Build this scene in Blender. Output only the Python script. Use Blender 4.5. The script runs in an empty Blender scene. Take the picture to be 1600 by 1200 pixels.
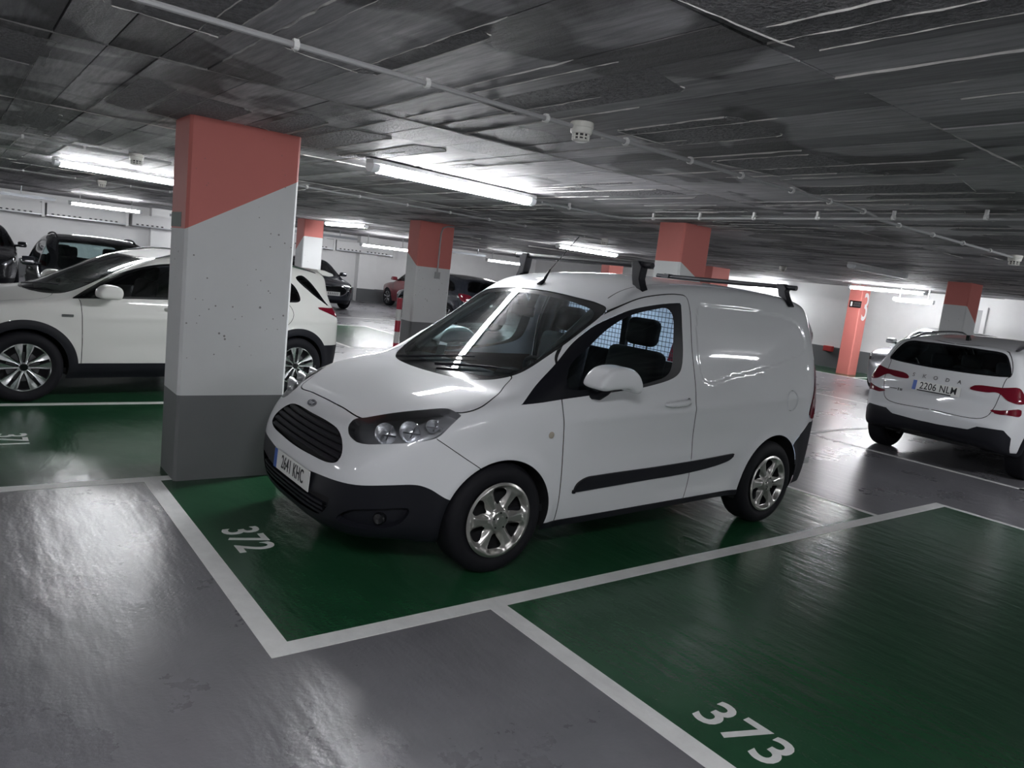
import bpy, math, random
import numpy as np
from mathutils import Vector, Matrix

# ---------------------------------------------------------------- camera, world, exposure
sc = bpy.context.scene
COL = sc.collection
CAM_F, CAM_YAW, CAM_PITCH, CAM_ROLL = 1154.56, .9107, -.1460, .1146      # focal length in pixels of a 1600 px wide frame
CAM_POS = (-1.1359, -2.7946, 1.627)
_f = Vector((math.cos(CAM_PITCH)*math.cos(CAM_YAW), math.cos(CAM_PITCH)*math.sin(CAM_YAW), math.sin(CAM_PITCH)))
_r = Vector((math.sin(CAM_YAW), -math.cos(CAM_YAW), 0)); _u = _r.cross(_f)
_r2 = _r*math.cos(CAM_ROLL) + _u*math.sin(CAM_ROLL); _u2 = _u*math.cos(CAM_ROLL) - _r*math.sin(CAM_ROLL)
cam = bpy.data.cameras.new('camera'); cam_o = bpy.data.objects.new('camera', cam); COL.objects.link(cam_o)
cam.sensor_fit = 'HORIZONTAL'; cam.sensor_width = 36; cam.lens = CAM_F*36/1600; cam.clip_start = .05; cam.clip_end = 200
_m = Matrix((_r2, _u2, -_f)).transposed().to_4x4(); _m.translation = Vector(CAM_POS); cam_o.matrix_world = _m
sc.camera = cam_o
world = bpy.data.worlds.new('world'); sc.world = world; world.use_nodes = True
world.node_tree.nodes['Background'].inputs[0].default_value = (.5, .55, .6, 1)
world.node_tree.nodes['Background'].inputs[1].default_value = .02
sc.view_settings.view_transform = 'Standard'; sc.view_settings.look = 'None'; sc.view_settings.gamma = 1
sc.view_settings.use_curve_mapping = False
sc.view_settings.exposure = 0.9
TUBE = 62.0            # emission of a lit fluorescent tube
random.seed(7); np.random.seed(7)
# ---------------------------------------------------------------- surface engine (numpy)
def spl(pts, n=6, closed=True):
    """Catmull-Rom through 2D points; a point given as (x, y, 1) is a sharp corner."""
    P = [np.array(q[:2], float) for q in pts]; sh = [len(q) > 2 for q in pts]; m = len(P); out = []
    for i in range(m if closed else m - 1):
        a, b = P[i], P[(i + 1) % m]
        p0 = P[i - 1] if (closed or i > 0) and not sh[i] else 2 * a - b
        p3 = P[(i + 2) % m] if (closed or i + 2 < m) and not sh[(i + 1) % m] else 2 * b - a
        d0 = max(np.linalg.norm(a - p0), 1e-6) ** .5; d1 = max(np.linalg.norm(b - a), 1e-6) ** .5; d2 = max(np.linalg.norm(p3 - b), 1e-6) ** .5
        m1 = (a - p0) / d0 - (b - p0) / (d0 + d1) + (b - a) / d1
        m2 = (b - a) / d1 - (p3 - a) / (d1 + d2) + (p3 - b) / d2
        m1 *= d1; m2 *= d1
        if sh[i]: m1 = b - a
        if sh[(i + 1) % m]: m2 = b - a
        for k in range(n):
            t = k / n; t2 = t * t; t3 = t2 * t
            out.append((2*t3-3*t2+1)*a + (t3-2*t2+t)*m1 + (-2*t3+3*t2)*b + (t3-t2)*m2)
    if not closed: out.append(P[-1])
    return np.array(out)

def sdpoly(x, y, poly):
    """signed distance to a closed polygon, negative inside"""
    x = np.asarray(x, float); y = np.asarray(y, float); sh = x.shape; x = x.ravel(); y = y.ravel()
    A = np.asarray(poly, float); B = np.roll(A, -1, 0); out = np.empty(len(x))
    for s in range(0, len(x), 20000):
        px = x[s:s+20000, None]; py = y[s:s+20000, None]
        ex = (B - A)[:, 0]; ey = (B - A)[:, 1]; wx = px - A[:, 0]; wy = py - A[:, 1]
        t = np.clip((wx*ex + wy*ey) / (ex*ex + ey*ey + 1e-12), 0, 1)
        d = ((wx - ex*t)**2 + (wy - ey*t)**2).min(1) ** .5
        c = (A[:, 1] > py) != (B[:, 1] > py)
        xi = A[:, 0] + (py - A[:, 1]) * ex / np.where(ey == 0, 1e-12, ey)
        ins = ((c & (px < xi)).sum(1) % 2) == 1
        out[s:s+20000] = np.where(ins, -d, d)
    return out.reshape(sh)

class Tab:
    """signed-distance table of a 2D outline, read back with cubic B-splines (smooth) or bilinearly"""
    def __init__(s, poly, h=.012, pad=.35):
        lo = poly.min(0) - pad; hi = poly.max(0) + pad
        s.lo = lo; s.h = h; n = ((hi - lo) / h).astype(int) + 4
        g = np.meshgrid(lo[0] + h*np.arange(n[0]), lo[1] + h*np.arange(n[1]), indexing='ij')
        s.t = sdpoly(g[0], g[1], poly); s.n = n
    def __call__(s, x, y, smooth=True):
        u = (x - s.lo[0]) / s.h; v = (y - s.lo[1]) / s.h
        u = np.clip(u, 1.001, s.n[0] - 3.001); v = np.clip(v, 1.001, s.n[1] - 3.001)
        i = u.astype(int); j = v.astype(int); a = u - i; b = v - j
        if not smooth:
            t = s.t
            return (t[i, j]*(1-a) + t[i+1, j]*a)*(1-b) + (t[i, j+1]*(1-a) + t[i+1, j+1]*a)*b
        w = lambda q: ((1-q)**3/6, (3*q**3-6*q*q+4)/6, (-3*q**3+3*q*q+3*q+1)/6, q**3/6)
        wa = w(a); wb = w(b); r = 0
        for k in range(4):
            for l in range(4): r = r + wa[k]*wb[l]*s.t[i+k-1, j+l-1]
        return r

def smax(a, b, k):
    h = np.maximum(k - np.abs(a - b), 0) / k
    return np.maximum(a, b) + h*h*h*k/6
def sstep(a, b, x):
    t = np.clip((x - a) / (b - a), 0, 1); return t*t*(3 - 2*t)
def bell(x, w): return np.exp(-(x / w)**2)

def lerp_tab(pts):
    c = spl(pts, 12, False); xs = c[:, 0]; o = np.argsort(xs); xs = xs[o]; ys = c[o, 1]
    return lambda x: np.interp(x, xs, ys)

def grad(f, P, e=.004):
    g = np.empty_like(P)
    for a in range(3):
        d = np.zeros(3); d[a] = e
        g[:, a] = (f(P + d) - f(P - d)) / (2*e)
    return g

def nets(f, lo, hi, h):
    """surface nets of f = 0 on a grid, snapped onto the surface; returns V, N, triangles"""
    lo = np.array(lo, float); n = (np.ceil((np.array(hi) - lo) / h)).astype(int) + 1
    ax = [lo[a] + h*np.arange(n[a]) for a in range(3)]
    val = np.empty(n)
    for i0 in range(0, n[0], 40):
        g = np.stack(np.meshgrid(ax[0][i0:i0+40], ax[1], ax[2], indexing='ij'), -1)
        val[i0:i0+40] = f(g.reshape(-1, 3), False).reshape(g.shape[:3])
    s = val < 0
    acc = np.zeros(tuple(n - 1) + (3,)); cnt = np.zeros(tuple(n - 1))
    offs = [(i, j, k) for i in (0, 1) for j in (0, 1) for k in (0, 1)]
    sl = lambda o: tuple(slice(o[a], n[a] - 1 + o[a]) for a in range(3))
    for a in range(3):
        for o in offs:
            if o[a]: continue
            q = list(o); q[a] = 1
            v0 = val[sl(o)]; v1 = val[sl(q)]; m = (v0 < 0) != (v1 < 0)
            t = np.where(m, v0 / np.where(m, v0 - v1, 1), 0)
            for b in range(3):
                acc[..., b] += np.where(m, (t if b == a else float(o[b])), 0)
            cnt += m
    act = cnt > 0; idx = -np.ones(act.shape, int); ii = np.argwhere(act); idx[act] = np.arange(len(ii))
    V = lo + h*(ii + acc[act] / cnt[act][:, None])
    F = []
    for a in range(3):
        b, c = (a + 1) % 3, (a + 2) % 3
        q = [0, 0, 0]; q[a] = 1
        s0 = s[tuple(slice(0, n[d] - q[d]) for d in range(3))]; s1 = s[tuple(slice(q[d], n[d]) for d in range(3))]
        e = np.argwhere(s0 != s1); e = e[(e[:, b] > 0) & (e[:, c] > 0) & (e[:, b] < n[b]-1) & (e[:, c] < n[c]-1)]
        flip = s0[tuple(e.T)]
        db = np.zeros(3, int); db[b] = 1; dc = np.zeros(3, int); dc[c] = 1
        k = [idx[tuple((e - x).T)] for x in (0*db, db, db + dc, dc)]
        quad = np.stack(k, 1); quad[~flip] = quad[~flip][:, ::-1]
        F += [quad[:, [0, 1, 2]], quad[:, [0, 2, 3]]]
    F = np.concatenate(F)
    for it in range(3):
        g = grad(f, V); d = f(V); g2 = (g*g).sum(1) + 1e-9
        st = np.clip(d / g2**.5, -h, h)
        V = V - g*(st / g2**.5)[:, None]
    N = grad(f, V); N /= np.linalg.norm(N, axis=1)[:, None] + 1e-9
    # outward winding
    fn = np.cross(V[F[:, 1]] - V[F[:, 0]], V[F[:, 2]] - V[F[:, 0]])
    bad = (fn * N[F].mean(1)).sum(1) < 0; F[bad] = F[bad][:, ::-1]
    return V, N, F

class Skin:
    """triangle surface with a label per face that can be cut along scalar fields"""
    def __init__(s, V, N, F): s.V, s.N, s.F = V, N, F; s.L = np.zeros(len(F), int); s.names = ['paint']
    def cut(s, field, only=None):
        F = s.F; act = np.ones(len(F), bool)
        if only is not None: act = only(s.V[F].mean(1))
        use = np.unique(F[act]); v = np.ones(len(s.V))
        if not len(use): return
        w = field(s.V[use]); v[use] = np.where(np.abs(w) < 1e-5, 1e-5, w); sg = v > 0
        k = sg[F].sum(1); m = ((k == 1) | (k == 2)) & act
        if not m.any(): return
        T = F[m]; lone = np.where((k[m] == 1)[:, None], sg[T], ~sg[T]).argmax(1)
        r = np.arange(len(T)); A = T[r, lone]; B = T[r, (lone + 1) % 3]; C = T[r, (lone + 2) % 3]
        E = np.concatenate([np.stack([A, B], 1), np.stack([A, C], 1)]); E.sort(1)
        U, inv = np.unique(E, axis=0, return_inverse=True); inv = inv.ravel()
        t = v[U[:, 0]] / (v[U[:, 0]] - v[U[:, 1]])
        t = np.clip(t, .02, .98)[:, None]
        nv = s.V[U[:, 0]]*(1-t) + s.V[U[:, 1]]*t; nn = s.N[U[:, 0]]*(1-t) + s.N[U[:, 1]]*t
        nn /= np.linalg.norm(nn, axis=1)[:, None] + 1e-9
        n0 = len(s.V); s.V = np.vstack([s.V, nv]); s.N = np.vstack([s.N, nn])
        ab = n0 + inv[:len(T)]; ac = n0 + inv[len(T):]; lab = s.L[m]
        s.F = np.vstack([F[~m], np.stack([A, ab, ac], 1), np.stack([ab, B, C], 1), np.stack([ab, C, ac], 1)])
        s.L = np.concatenate([s.L[~m], lab, lab, lab])
    def lab(s, name):
        if name not in s.names: s.names.append(name)
        return s.names.index(name)
    def region(s, name, field, where=None, over=None):
        """faces with field < 0 (and where(centre, normal)) take the label name; over: only replace these labels"""
        s.cut(field, where); s._mark(name, lambda c: field(c) < 0, where, over)
    def _mark(s, name, test, where, over):
        c = s.V[s.F].mean(1); m = np.ones(len(c), bool) if where is None else where(c)
        if over is not None: m &= np.isin(s.L, [s.lab(o) for o in over])
        i = np.flatnonzero(m)
        if len(i): s.L[i[test(c[i])]] = s.lab(name)
    def line(s, name, field, w, where=None, over=None):
        """a seam of half-width w along field = 0"""
        for o in (w, -w): s.cut(lambda q: field(q) - o, where)
        s._mark(name, lambda c: np.abs(field(c)) < w, where, over)
    def take(s, name):
        if name not in s.names: return None
        F = s.F[s.L == s.names.index(name)]
        if not len(F): return None
        u, inv = np.unique(F, return_inverse=True)
        return s.V[u], s.N[u], inv.reshape(-1, 3)
# ---------------------------------------------------------------- the van's shape (local metres: x back from the nose, y across, z up)
VAN_SIL = spl([(.10,.185),(-.025,.21),(-.06,.29),(-.05,.42),(-.01,.50),(.035,.60),(.085,.71),(.145,.785),(.27,.855),(.45,.93),(.65,.985),(.80,1.015),(.90,1.06),(1.1,1.195),(1.4,1.40),(1.6,1.53),(1.78,1.625),(2.0,1.68),(2.4,1.72),(2.9,1.735),(3.4,1.725),(3.75,1.69),(3.93,1.64),(4.00,1.54),(4.04,1.25),(4.07,.95),(4.08,.7),(4.10,.56),(4.10,.40),(4.07,.28),(3.95,.22),(3.4,.2),(2,.19),(.8,.20)], 8)
VAN_PLAN = spl([(-.06,-.35),(-.06,.0),(-.055,.22),(-.03,.42),(.03,.59),(.14,.72),(.32,.81),(.60,.855),(.9,.875),(1.4,.882),(2.4,.882),(3.1,.88),(3.55,.862),(3.8,.835),(3.94,.785),(4.04,.68),(4.09,.45),(4.1,0),(4.1,-.35),(2,-.5)], 8)
VAN_SEC = spl([(0,.1),(.80,.1),(.835,.22),(.862,.35),(.876,.52),(.882,.70),(.882,.84),(.872,.96),(.852,1.08),(.80,1.30),(.735,1.50),(.665,1.68),(.60,1.85),(0,1.9)], 8)
_vs, _vp = Tab(VAN_SIL), Tab(VAN_PLAN)
_o = VAN_SEC[:, 1] > .09
_vt = lambda z: np.interp(z, VAN_SEC[8:-8, 1], VAN_SEC[8:-8, 0])
VAN_CARGO = spl([(2.42,1.555),(2.7,1.585),(3.15,1.575),(3.55,1.54),(3.68,1.485),(3.735,1.36),(3.68,1.285),(3.45,1.225),(3.1,1.155),(2.8,1.108),(2.42,1.078)], 6)
_vc = Tab(VAN_CARGO)
VW = ((.834, .305), (3.323, .305))
def van_f(P, smooth=True):
    x, y, z = P[:, 0], np.abs(P[:, 1]), P[:, 2]
    h = 1 - sstep(1.3, 2.3, x)
    q = (y / .8)**2
    xs = x - .12*q*h*sstep(.5, .75, z) + .05*q*(1-h)
    zs = z + (.02 + .035*sstep(.8, 1.6, x) - .015*sstep(3, 3.8, x))*q - .035*sstep(.3, .8, y)*(1 - sstep(.25, .4, z))*(1 - sstep(.25, .5, x))
    S = _vs(xs, zs, smooth)
    side = _vp(x, y, smooth) + (.882 - _vt(z))
    # hollows and swellings of the flank
    bump = 0
    for wx, wz in VW:
        d = np.hypot(x - wx, z - wz)
        bump = bump + .016*bell(d - .36, .05)
    bump = bump - .014*bell(z - .66 - .03*(x - 1.3), .13)*sstep(1.25, 1.55, x)*(1 - sstep(2.75, 3.05, x))
    line = .83 + .045*(x - .9)
    bump = bump + .006*bell(z - line, .03)*sstep(1.1, 1.4, x)*(1-sstep(3.5,3.9,x))
    bump = bump - .008*sstep(.0, .022, -_vc(x, z, smooth))
    side = side - bump
    return smax(S, side, .16 - .05*sstep(1.2,1.8,x))
# ---------------------------------------------------------------- shapes of the other cars (local metres, nose at x = 0, tail at +x)
class CarShape:
    def __init__(s, sil, plan, sec, wheels, wr, crown=(.02, .05), wsx=.10, rearx=.06, kr=.12, flare=.02, arch=.36, bumps=None, zc=1.0, xc=(1.6, 2.4)):
        s.sil = spl(sil, 8); s.S = Tab(s.sil); s.P = Tab(spl(plan, 8)); c = spl(sec, 8, False); s.sz = c[:, 1]; s.sy = c[:, 0]; s.w = max(q[1] for q in plan)
        s.wheels = wheels; s.wr = wr; s.crown = crown; s.wsx = wsx; s.rearx = rearx; s.kr = kr; s.flare = flare; s.arch = arch; s.bumps = bumps; s.zc = zc; s.xc = xc
    def __call__(s, P, smooth=True):
        x, y, z = P[:, 0], np.abs(P[:, 1]), P[:, 2]; q = (y/.8)**2; h = 1 - sstep(s.xc[0], s.xc[1], x)
        S = s.S(x - s.wsx*q*h*sstep(.5, .8, z) + s.rearx*q*(1-h), z + (s.crown[0] + (s.crown[1]-s.crown[0])*sstep(.9, 1.6, x))*q, smooth)
        side = s.P(x, y, smooth) + (s.w - np.interp(z, s.sz, s.sy))
        b = 0
        for wx, wz in s.wheels: b = b + s.flare*bell(np.hypot(x-wx, z-wz) - s.arch - .02, .06)
        if s.bumps: b = b + s.bumps(x, y, z)
        return smax(S, side - b, s.kr)
KIA = CarShape(
    sil=[(.14,.2),(.03,.25),(0,.42),(.02,.6),(.10,.745),(.3,.83),(.7,.915),(1.05,.965),(1.2,1.01),(1.5,1.17),(1.8,1.315),(2.05,1.405),(2.4,1.465),(2.8,1.482),(3.3,1.468),(3.7,1.44),(4.0,1.405),(4.06,1.375),(4.03,1.30),(4.03,1.18),(4.08,1.06),(4.16,.96),(4.19,.85),(4.205,.70),(4.245,.56),(4.24,.42),(4.18,.3),(4.0,.25),(2,.2)],
    plan=[(0,-.3),(0,0),(.01,.3),(.06,.55),(.16,.71),(.38,.82),(.7,.885),(1.2,.905),(2.2,.913),(3.2,.91),(3.6,.895),(3.9,.855),(4.08,.79),(4.18,.66),(4.235,.4),(4.245,0),(4.245,-.3),(2,-.5)],
    sec=[(.8,.0),(.82,.2),(.875,.3),(.895,.45),(.908,.62),(.913,.78),(.905,.88),(.885,.96),(.83,1.10),(.74,1.28),(.66,1.40),(.58,1.50),(.5,1.6)],
    wheels=((.88, .32), (3.53, .32)), wr=.32, crown=(.02, .05), wsx=.05, arch=.355, flare=.015, kr=.085,
    bumps=lambda x, y, z: -.012*bell(z-.52, .09)*sstep(1.3, 1.6, x)*(1-sstep(2.9, 3.2, x)) + .008*bell(z-.80-.02*(x-2), .03)*sstep(1.2, 1.5, x))
SKO = CarShape(
    sil=[(.14,.2),(.03,.25),(0,.45),(.02,.62),(.08,.80),(.25,.90),(.6,.975),(1.0,1.02),(1.15,1.07),(1.5,1.27),(1.8,1.42),(2.0,1.49),(2.3,1.535),(2.8,1.535),(3.3,1.50),(3.7,1.455),(3.90,1.42),(3.95,1.38),(4.05,1.18),(4.12,1.04),(4.155,.95),(4.17,.82),(4.20,.70),(4.24,.62),(4.24,.48),(4.20,.40),(4.05,.345),(3.6,.30),(2,.2)],
    plan=[(0,-.3),(0,0),(.01,.3),(.05,.55),(.14,.70),(.34,.81),(.7,.87),(1.2,.89),(2.2,.896),(3.2,.896),(3.65,.885),(3.92,.855),(4.08,.80),(4.18,.68),(4.225,.45),(4.24,0),(4.24,-.3),(2,-.5)],
    sec=[(.8,.0),(.83,.2),(.87,.33),(.885,.48),(.893,.62),(.896,.78),(.890,.90),(.862,1.0),(.80,1.15),(.70,1.36),(.64,1.46),(.6,1.58),(.5,1.7)],
    wheels=((.82, .33), (3.47, .33)), wr=.33, crown=(.03, .05), wsx=.12, rearx=.07, arch=.365, kr=.10, flare=.014,
    bumps=lambda x, y, z: .010*bell(z-.90, .03)*sstep(1.0, 1.4, x) - .010*bell(z-.55, .09)*sstep(1.3, 1.6, x)*(1-sstep(2.8, 3.1, x)))
HATCH = CarShape(
    sil=[(.14,.2),(.03,.25),(0,.42),(.02,.58),(.10,.72),(.3,.80),(.7,.88),(1.0,.93),(1.15,.98),(1.5,1.18),(1.8,1.33),(2.05,1.41),(2.5,1.46),(3.0,1.455),(3.5,1.41),(3.75,1.37),(3.84,1.30),(3.98,1.05),(4.05,.92),(4.09,.75),(4.12,.55),(4.11,.4),(4.05,.27),(3.8,.22),(2,.2)],
    plan=[(0,-.3),(0,0),(.01,.3),(.06,.55),(.16,.69),(.38,.80),(.7,.86),(1.2,.885),(2.2,.89),(3.2,.885),(3.6,.86),(3.9,.80),(4.05,.68),(4.10,.45),(4.12,0),(4.12,-.3),(2,-.5)],
    sec=[(.8,.0),(.82,.2),(.86,.32),(.88,.5),(.888,.7),(.885,.85),(.868,.95),(.81,1.10),(.72,1.28),(.65,1.40),(.58,1.50),(.5,1.6)],
    wheels=((.82, .315), (3.40, .315)), wr=.315, crown=(.03, .05), wsx=.12, arch=.35, kr=.12, flare=.012)
# ---------------------------------------------------------------- Blender helpers
def new_obj(name, V, F, mat=None, parent=None, N=None, smooth=False, kind=None):
    me = bpy.data.meshes.new(name)
    me.from_pydata([tuple(map(float, v)) for v in V], [], [tuple(map(int, f)) for f in F]); me.update()
    if smooth or N is not None: me.polygons.foreach_set('use_smooth', [True]*len(me.polygons))
    if N is not None: me.normals_split_custom_set_from_vertices([tuple(map(float, n)) for n in N])
    if mat is not None: me.materials.append(mat)
    return link(name, me, parent, kind)
def link(name, me, parent=None, kind=None):
    o = bpy.data.objects.new(name, me); COL.objects.link(o)
    if parent is not None: o.parent = parent
    if kind: o['kind'] = kind
    return o
def tag(o, label=None, cat=None, group=None, kind=None):
    for k, v in (('label', label), ('category', cat), ('group', group), ('kind', kind)):
        if v: o[k] = v
    return o
def thing(name, label, cat, loc=(0, 0, 0), rotz=0., group=None):
    o = bpy.data.objects.new(name, None); COL.objects.link(o); o.location = loc; o.rotation_euler = (0, 0, rotz)
    o.empty_display_size = .2
    return tag(o, label, cat, group)
def copy_tree(o, parent=None):
    c = o.copy(); COL.objects.link(c); c.parent = parent
    for ch in list(o.children):
        if ch.name != c.name: copy_tree(ch, c)
    return c

class MB:
    """collects simple solids into one mesh"""
    def __init__(s): s.V = []; s.F = []
    def add(s, V, F):
        n = len(s.V); s.V += [tuple(v) for v in V]; s.F += [tuple(n + i for i in f) for f in F]; return s
    def box(s, a, b, bev=0.):
        x0, y0, z0 = a; x1, y1, z1 = b
        if bev <= 0:
            V = [(x, y, z) for x in (x0, x1) for y in (y0, y1) for z in (z0, z1)]
            return s.add(V, [(0,1,3,2),(4,6,7,5),(0,4,5,1),(2,3,7,6),(0,2,6,4),(1,5,7,3)])
        c = bev; ring = [(x0+c,y0),(x1-c,y0),(x1,y0+c),(x1,y1-c),(x1-c,y1),(x0+c,y1),(x0,y1-c),(x0,y0+c)]
        cx, cy = (x0+x1)/2, (y0+y1)/2
        ins = lambda q: (q[0] + (c if q[0] < cx else -c), q[1] + (c if q[1] < cy else -c))
        V = [(*ins(q), z0) for q in ring] + [(*q, z0+c) for q in ring] + [(*q, z1-c) for q in ring] + [(*ins(q), z1) for q in ring]
        F = [tuple(range(7, -1, -1)), tuple(range(24, 32))]
        for l in range(3): F += [(8*l+i, 8*l+(i+1) % 8, 8*l+8+(i+1) % 8, 8*l+8+i) for i in range(8)]
        return s.add(V, F)
    def prism(s, poly, axis, a, b):
        """polygon extruded along an axis (0 x, 1 y, 2 z) from a to b"""
        n = len(poly)
        def P(q, h): return {0: (h, q[0], q[1]), 1: (q[0], h, q[1]), 2: (q[0], q[1], h)}[axis]
        V = [P(q, a) for q in poly] + [P(q, b) for q in poly]
        return s.add(V, [tuple(range(n-1, -1, -1)), tuple(range(n, 2*n))] + [(i, (i+1) % n, n+(i+1) % n, n+i) for i in range(n)])
    def tube(s, pts, r, seg=8, cap=True):
        pts = [Vector(q) for q in pts]; rs = r if isinstance(r, (list, tuple)) else [r]*len(pts); n0 = len(s.V); up = None; V = []; F = []
        for i, q in enumerate(pts):
            d = (pts[min(i+1, len(pts)-1)] - pts[max(i-1, 0)]).normalized()
            if up is None: up = Vector((0, 0, 1)) if abs(d.z) < .9 else Vector((1, 0, 0))
            a = d.cross(up).normalized(); b = a.cross(d).normalized(); up = b
            for k in range(seg):
                t = 2*math.pi*k/seg; V.append(tuple(q + (a*math.cos(t) + b*math.sin(t))*rs[i]))
        for i in range(len(pts)-1):
            for k in range(seg): F.append((i*seg+k, i*seg+(k+1) % seg, (i+1)*seg+(k+1) % seg, (i+1)*seg+k))
        if cap: F += [tuple(range(seg-1, -1, -1)), tuple((len(pts)-1)*seg+k for k in range(seg))]
        return s.add(V, F)
    def lathe(s, prof, c, axis=2, seg=32, a0=0., a1=2*math.pi):
        """profile (radius, height) turned about an axis through c"""
        full = abs(a1 - a0 - 2*math.pi) < 1e-6; m = seg if full else seg + 1; V = []; F = []
        for k in range(m):
            t = a0 + (a1 - a0)*k/seg; ct, st = math.cos(t), math.sin(t)
            for r, h in prof:
                q = {2: (r*ct, r*st, h), 1: (r*ct, h, r*st), 0: (h, r*ct, r*st)}[axis]
                V.append((c[0]+q[0], c[1]+q[1], c[2]+q[2]))
        n = len(prof)
        for k in range(seg):
            a, b = k*n, ((k+1) % m)*n
            for i in range(n-1): F.append((a+i, b+i, b+i+1, a+i+1) if axis != 1 else (a+i+1, b+i+1, b+i, a+i))
        return s.add(V, F)
    def build(s, name, mat, parent=None, smooth=False, kind=None, bevel=0.):
        o = new_obj(name, s.V, s.F, mat, parent, smooth=smooth, kind=kind)
        if smooth:
            try: o.data.set_sharp_from_angle(angle=math.radians(38))
            except Exception: pass
        if bevel:
            m = o.modifiers.new('bevel', 'BEVEL'); m.width = bevel; m.segments = 2; m.limit_method = 'ANGLE'
        return o

def text_mesh(txt, size, ext=.001, offset=0., sx=1., shear=0., spacing=1.):
    cu = bpy.data.curves.new('text', 'FONT'); cu.body = txt; cu.size = size; cu.align_x = 'CENTER'; cu.align_y = 'CENTER'
    cu.extrude = ext; cu.offset = offset; cu.shear = shear; cu.space_character = spacing; cu.resolution_u = 4
    o = bpy.data.objects.new('text', cu); COL.objects.link(o)
    dg = bpy.context.evaluated_depsgraph_get(); me = bpy.data.meshes.new_from_object(o.evaluated_get(dg))
    bpy.data.objects.remove(o); bpy.data.curves.remove(cu)
    me.transform(Matrix.Diagonal((sx, 1, 1, 1)))
    return me
def place_text(name, txt, size, mat, parent, origin, right, up, **k):
    me = text_mesh(txt, size, **k); r = Vector(right).normalized(); u = Vector(up); u = (u - r*u.dot(r)).normalized(); n = r.cross(u)
    m = Matrix((r, u, n)).transposed().to_4x4(); m.translation = Vector(origin); me.transform(m)
    me.materials.clear(); me.materials.append(mat)
    return link(name, me, parent)

# ---------------------------------------------------------------- materials
def mat_base(name):
    m = bpy.data.materials.new(name); m.use_nodes = True; nt = m.node_tree
    return m, nt, nt.nodes['Principled BSDF'], nt.nodes['Material Output']
def N(nt, typ, **k):
    n = nt.nodes.new(typ)
    for a, b in k.items():
        if a.startswith('_'): setattr(n, a[1:], b)
        else:
            key = int(a[1:]) if a[0] == 'i' and a[1:].isdigit() else a
            n.inputs[key].default_value = b
    return n
def mat(name, col, rough=.5, metal=0., coat=0., spec=.5, noise=0., nscale=20., bump=0., bscale=200., emit=None, estr=0., rvar=0., trans=0., bdist=.004):
    m, nt, p, out = mat_base(name)
    p.inputs['Base Color'].default_value = (*col, 1); p.inputs['Roughness'].default_value = rough; p.inputs['Metallic'].default_value = metal
    p.inputs['Specular IOR Level'].default_value = spec
    if coat: p.inputs['Coat Weight'].default_value = coat; p.inputs['Coat Roughness'].default_value = .03
    if emit: p.inputs['Emission Color'].default_value = (*emit, 1); p.inputs['Emission Strength'].default_value = estr
    if trans: p.inputs['Transmission Weight'].default_value = trans
    L = nt.links.new
    if noise or bump or rvar: tc = N(nt, 'ShaderNodeTexCoord')
    if noise or rvar:
        t = N(nt, 'ShaderNodeTexNoise', Scale=nscale, Detail=6., Roughness=.6); L(tc.outputs['Object'], t.inputs['Vector'])
    if noise:
        mx = N(nt, 'ShaderNodeMix', _data_type='RGBA'); L(t.outputs['Fac'], mx.inputs[0])
        mx.inputs[6].default_value = (*[c*(1-noise) for c in col], 1); mx.inputs[7].default_value = (*[min(1, c*(1+noise)) for c in col], 1)
        L(mx.outputs[2], p.inputs['Base Color'])
    if rvar:
        r = N(nt, 'ShaderNodeMapRange'); L(t.outputs['Fac'], r.inputs[0]); r.inputs[1].default_value = .3; r.inputs[2].default_value = .7
        r.inputs[3].default_value = rough - rvar; r.inputs[4].default_value = rough + rvar; L(r.outputs[0], p.inputs['Roughness'])
    if bump:
        t2 = N(nt, 'ShaderNodeTexNoise', Scale=bscale, Detail=3.); L(tc.outputs['Object'], t2.inputs['Vector'])
        b = N(nt, 'ShaderNodeBump', Strength=bump, Distance=bdist); L(t2.outputs['Fac'], b.inputs['Height']); L(b.outputs[0], p.inputs['Normal'])
    return m
def glass_mat(name, tint, refl=1.5, rough=.0):
    """thin tinted pane: clear transmission plus a fresnel mirror"""
    m = bpy.data.materials.new(name); m.use_nodes = True; nt = m.node_tree; nt.nodes.clear(); L = nt.links.new
    out = N(nt, 'ShaderNodeOutputMaterial'); tr = N(nt, 'ShaderNodeBsdfTransparent', i0=(*tint, 1)); gl = N(nt, 'ShaderNodeBsdfGlossy', i0=(1, 1, 1, 1))
    gl.inputs['Roughness'].default_value = rough
    fr = N(nt, 'ShaderNodeFresnel'); fr.inputs['IOR'].default_value = refl
    mx = N(nt, 'ShaderNodeMixShader'); L(fr.outputs[0], mx.inputs[0]); L(tr.outputs[0], mx.inputs[1]); L(gl.outputs[0], mx.inputs[2]); L(mx.outputs[0], out.inputs[0])
    return m
M = {}
M['white_paint'] = mat('white_car_paint', (.74, .75, .77), .5, coat=.9, spec=.08)
M['warm_white_paint'] = mat('warm_white_car_paint', (.70, .70, .67), .5, coat=.8, spec=.08)
M['silver_paint'] = mat('silver_car_paint', (.42, .43, .45), .3, metal=.5, coat=1.)
M['black_paint'] = mat('black_car_paint', (.012, .013, .017), .25, coat=1.)
M['blue_black_paint'] = mat('blue_black_car_paint', (.02, .024, .034), .25, coat=1.)
M['red_paint'] = mat('red_car_paint', (.13, .012, .02), .3, coat=1.)
M['plastic'] = mat('black_textured_plastic', (.009, .0095, .014), .5, spec=.3, bump=.15, bscale=600)
M['gloss_black'] = mat('gloss_black_trim', (.006, .0065, .008), .12, spec=.6)
M['seam'] = mat('panel_gap', (.008, .008, .009), .8)
M['rubber'] = mat('tyre_rubber', (.008, .008, .011), .7, spec=.25, noise=.25, nscale=60, bump=.2, bscale=300)
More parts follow.
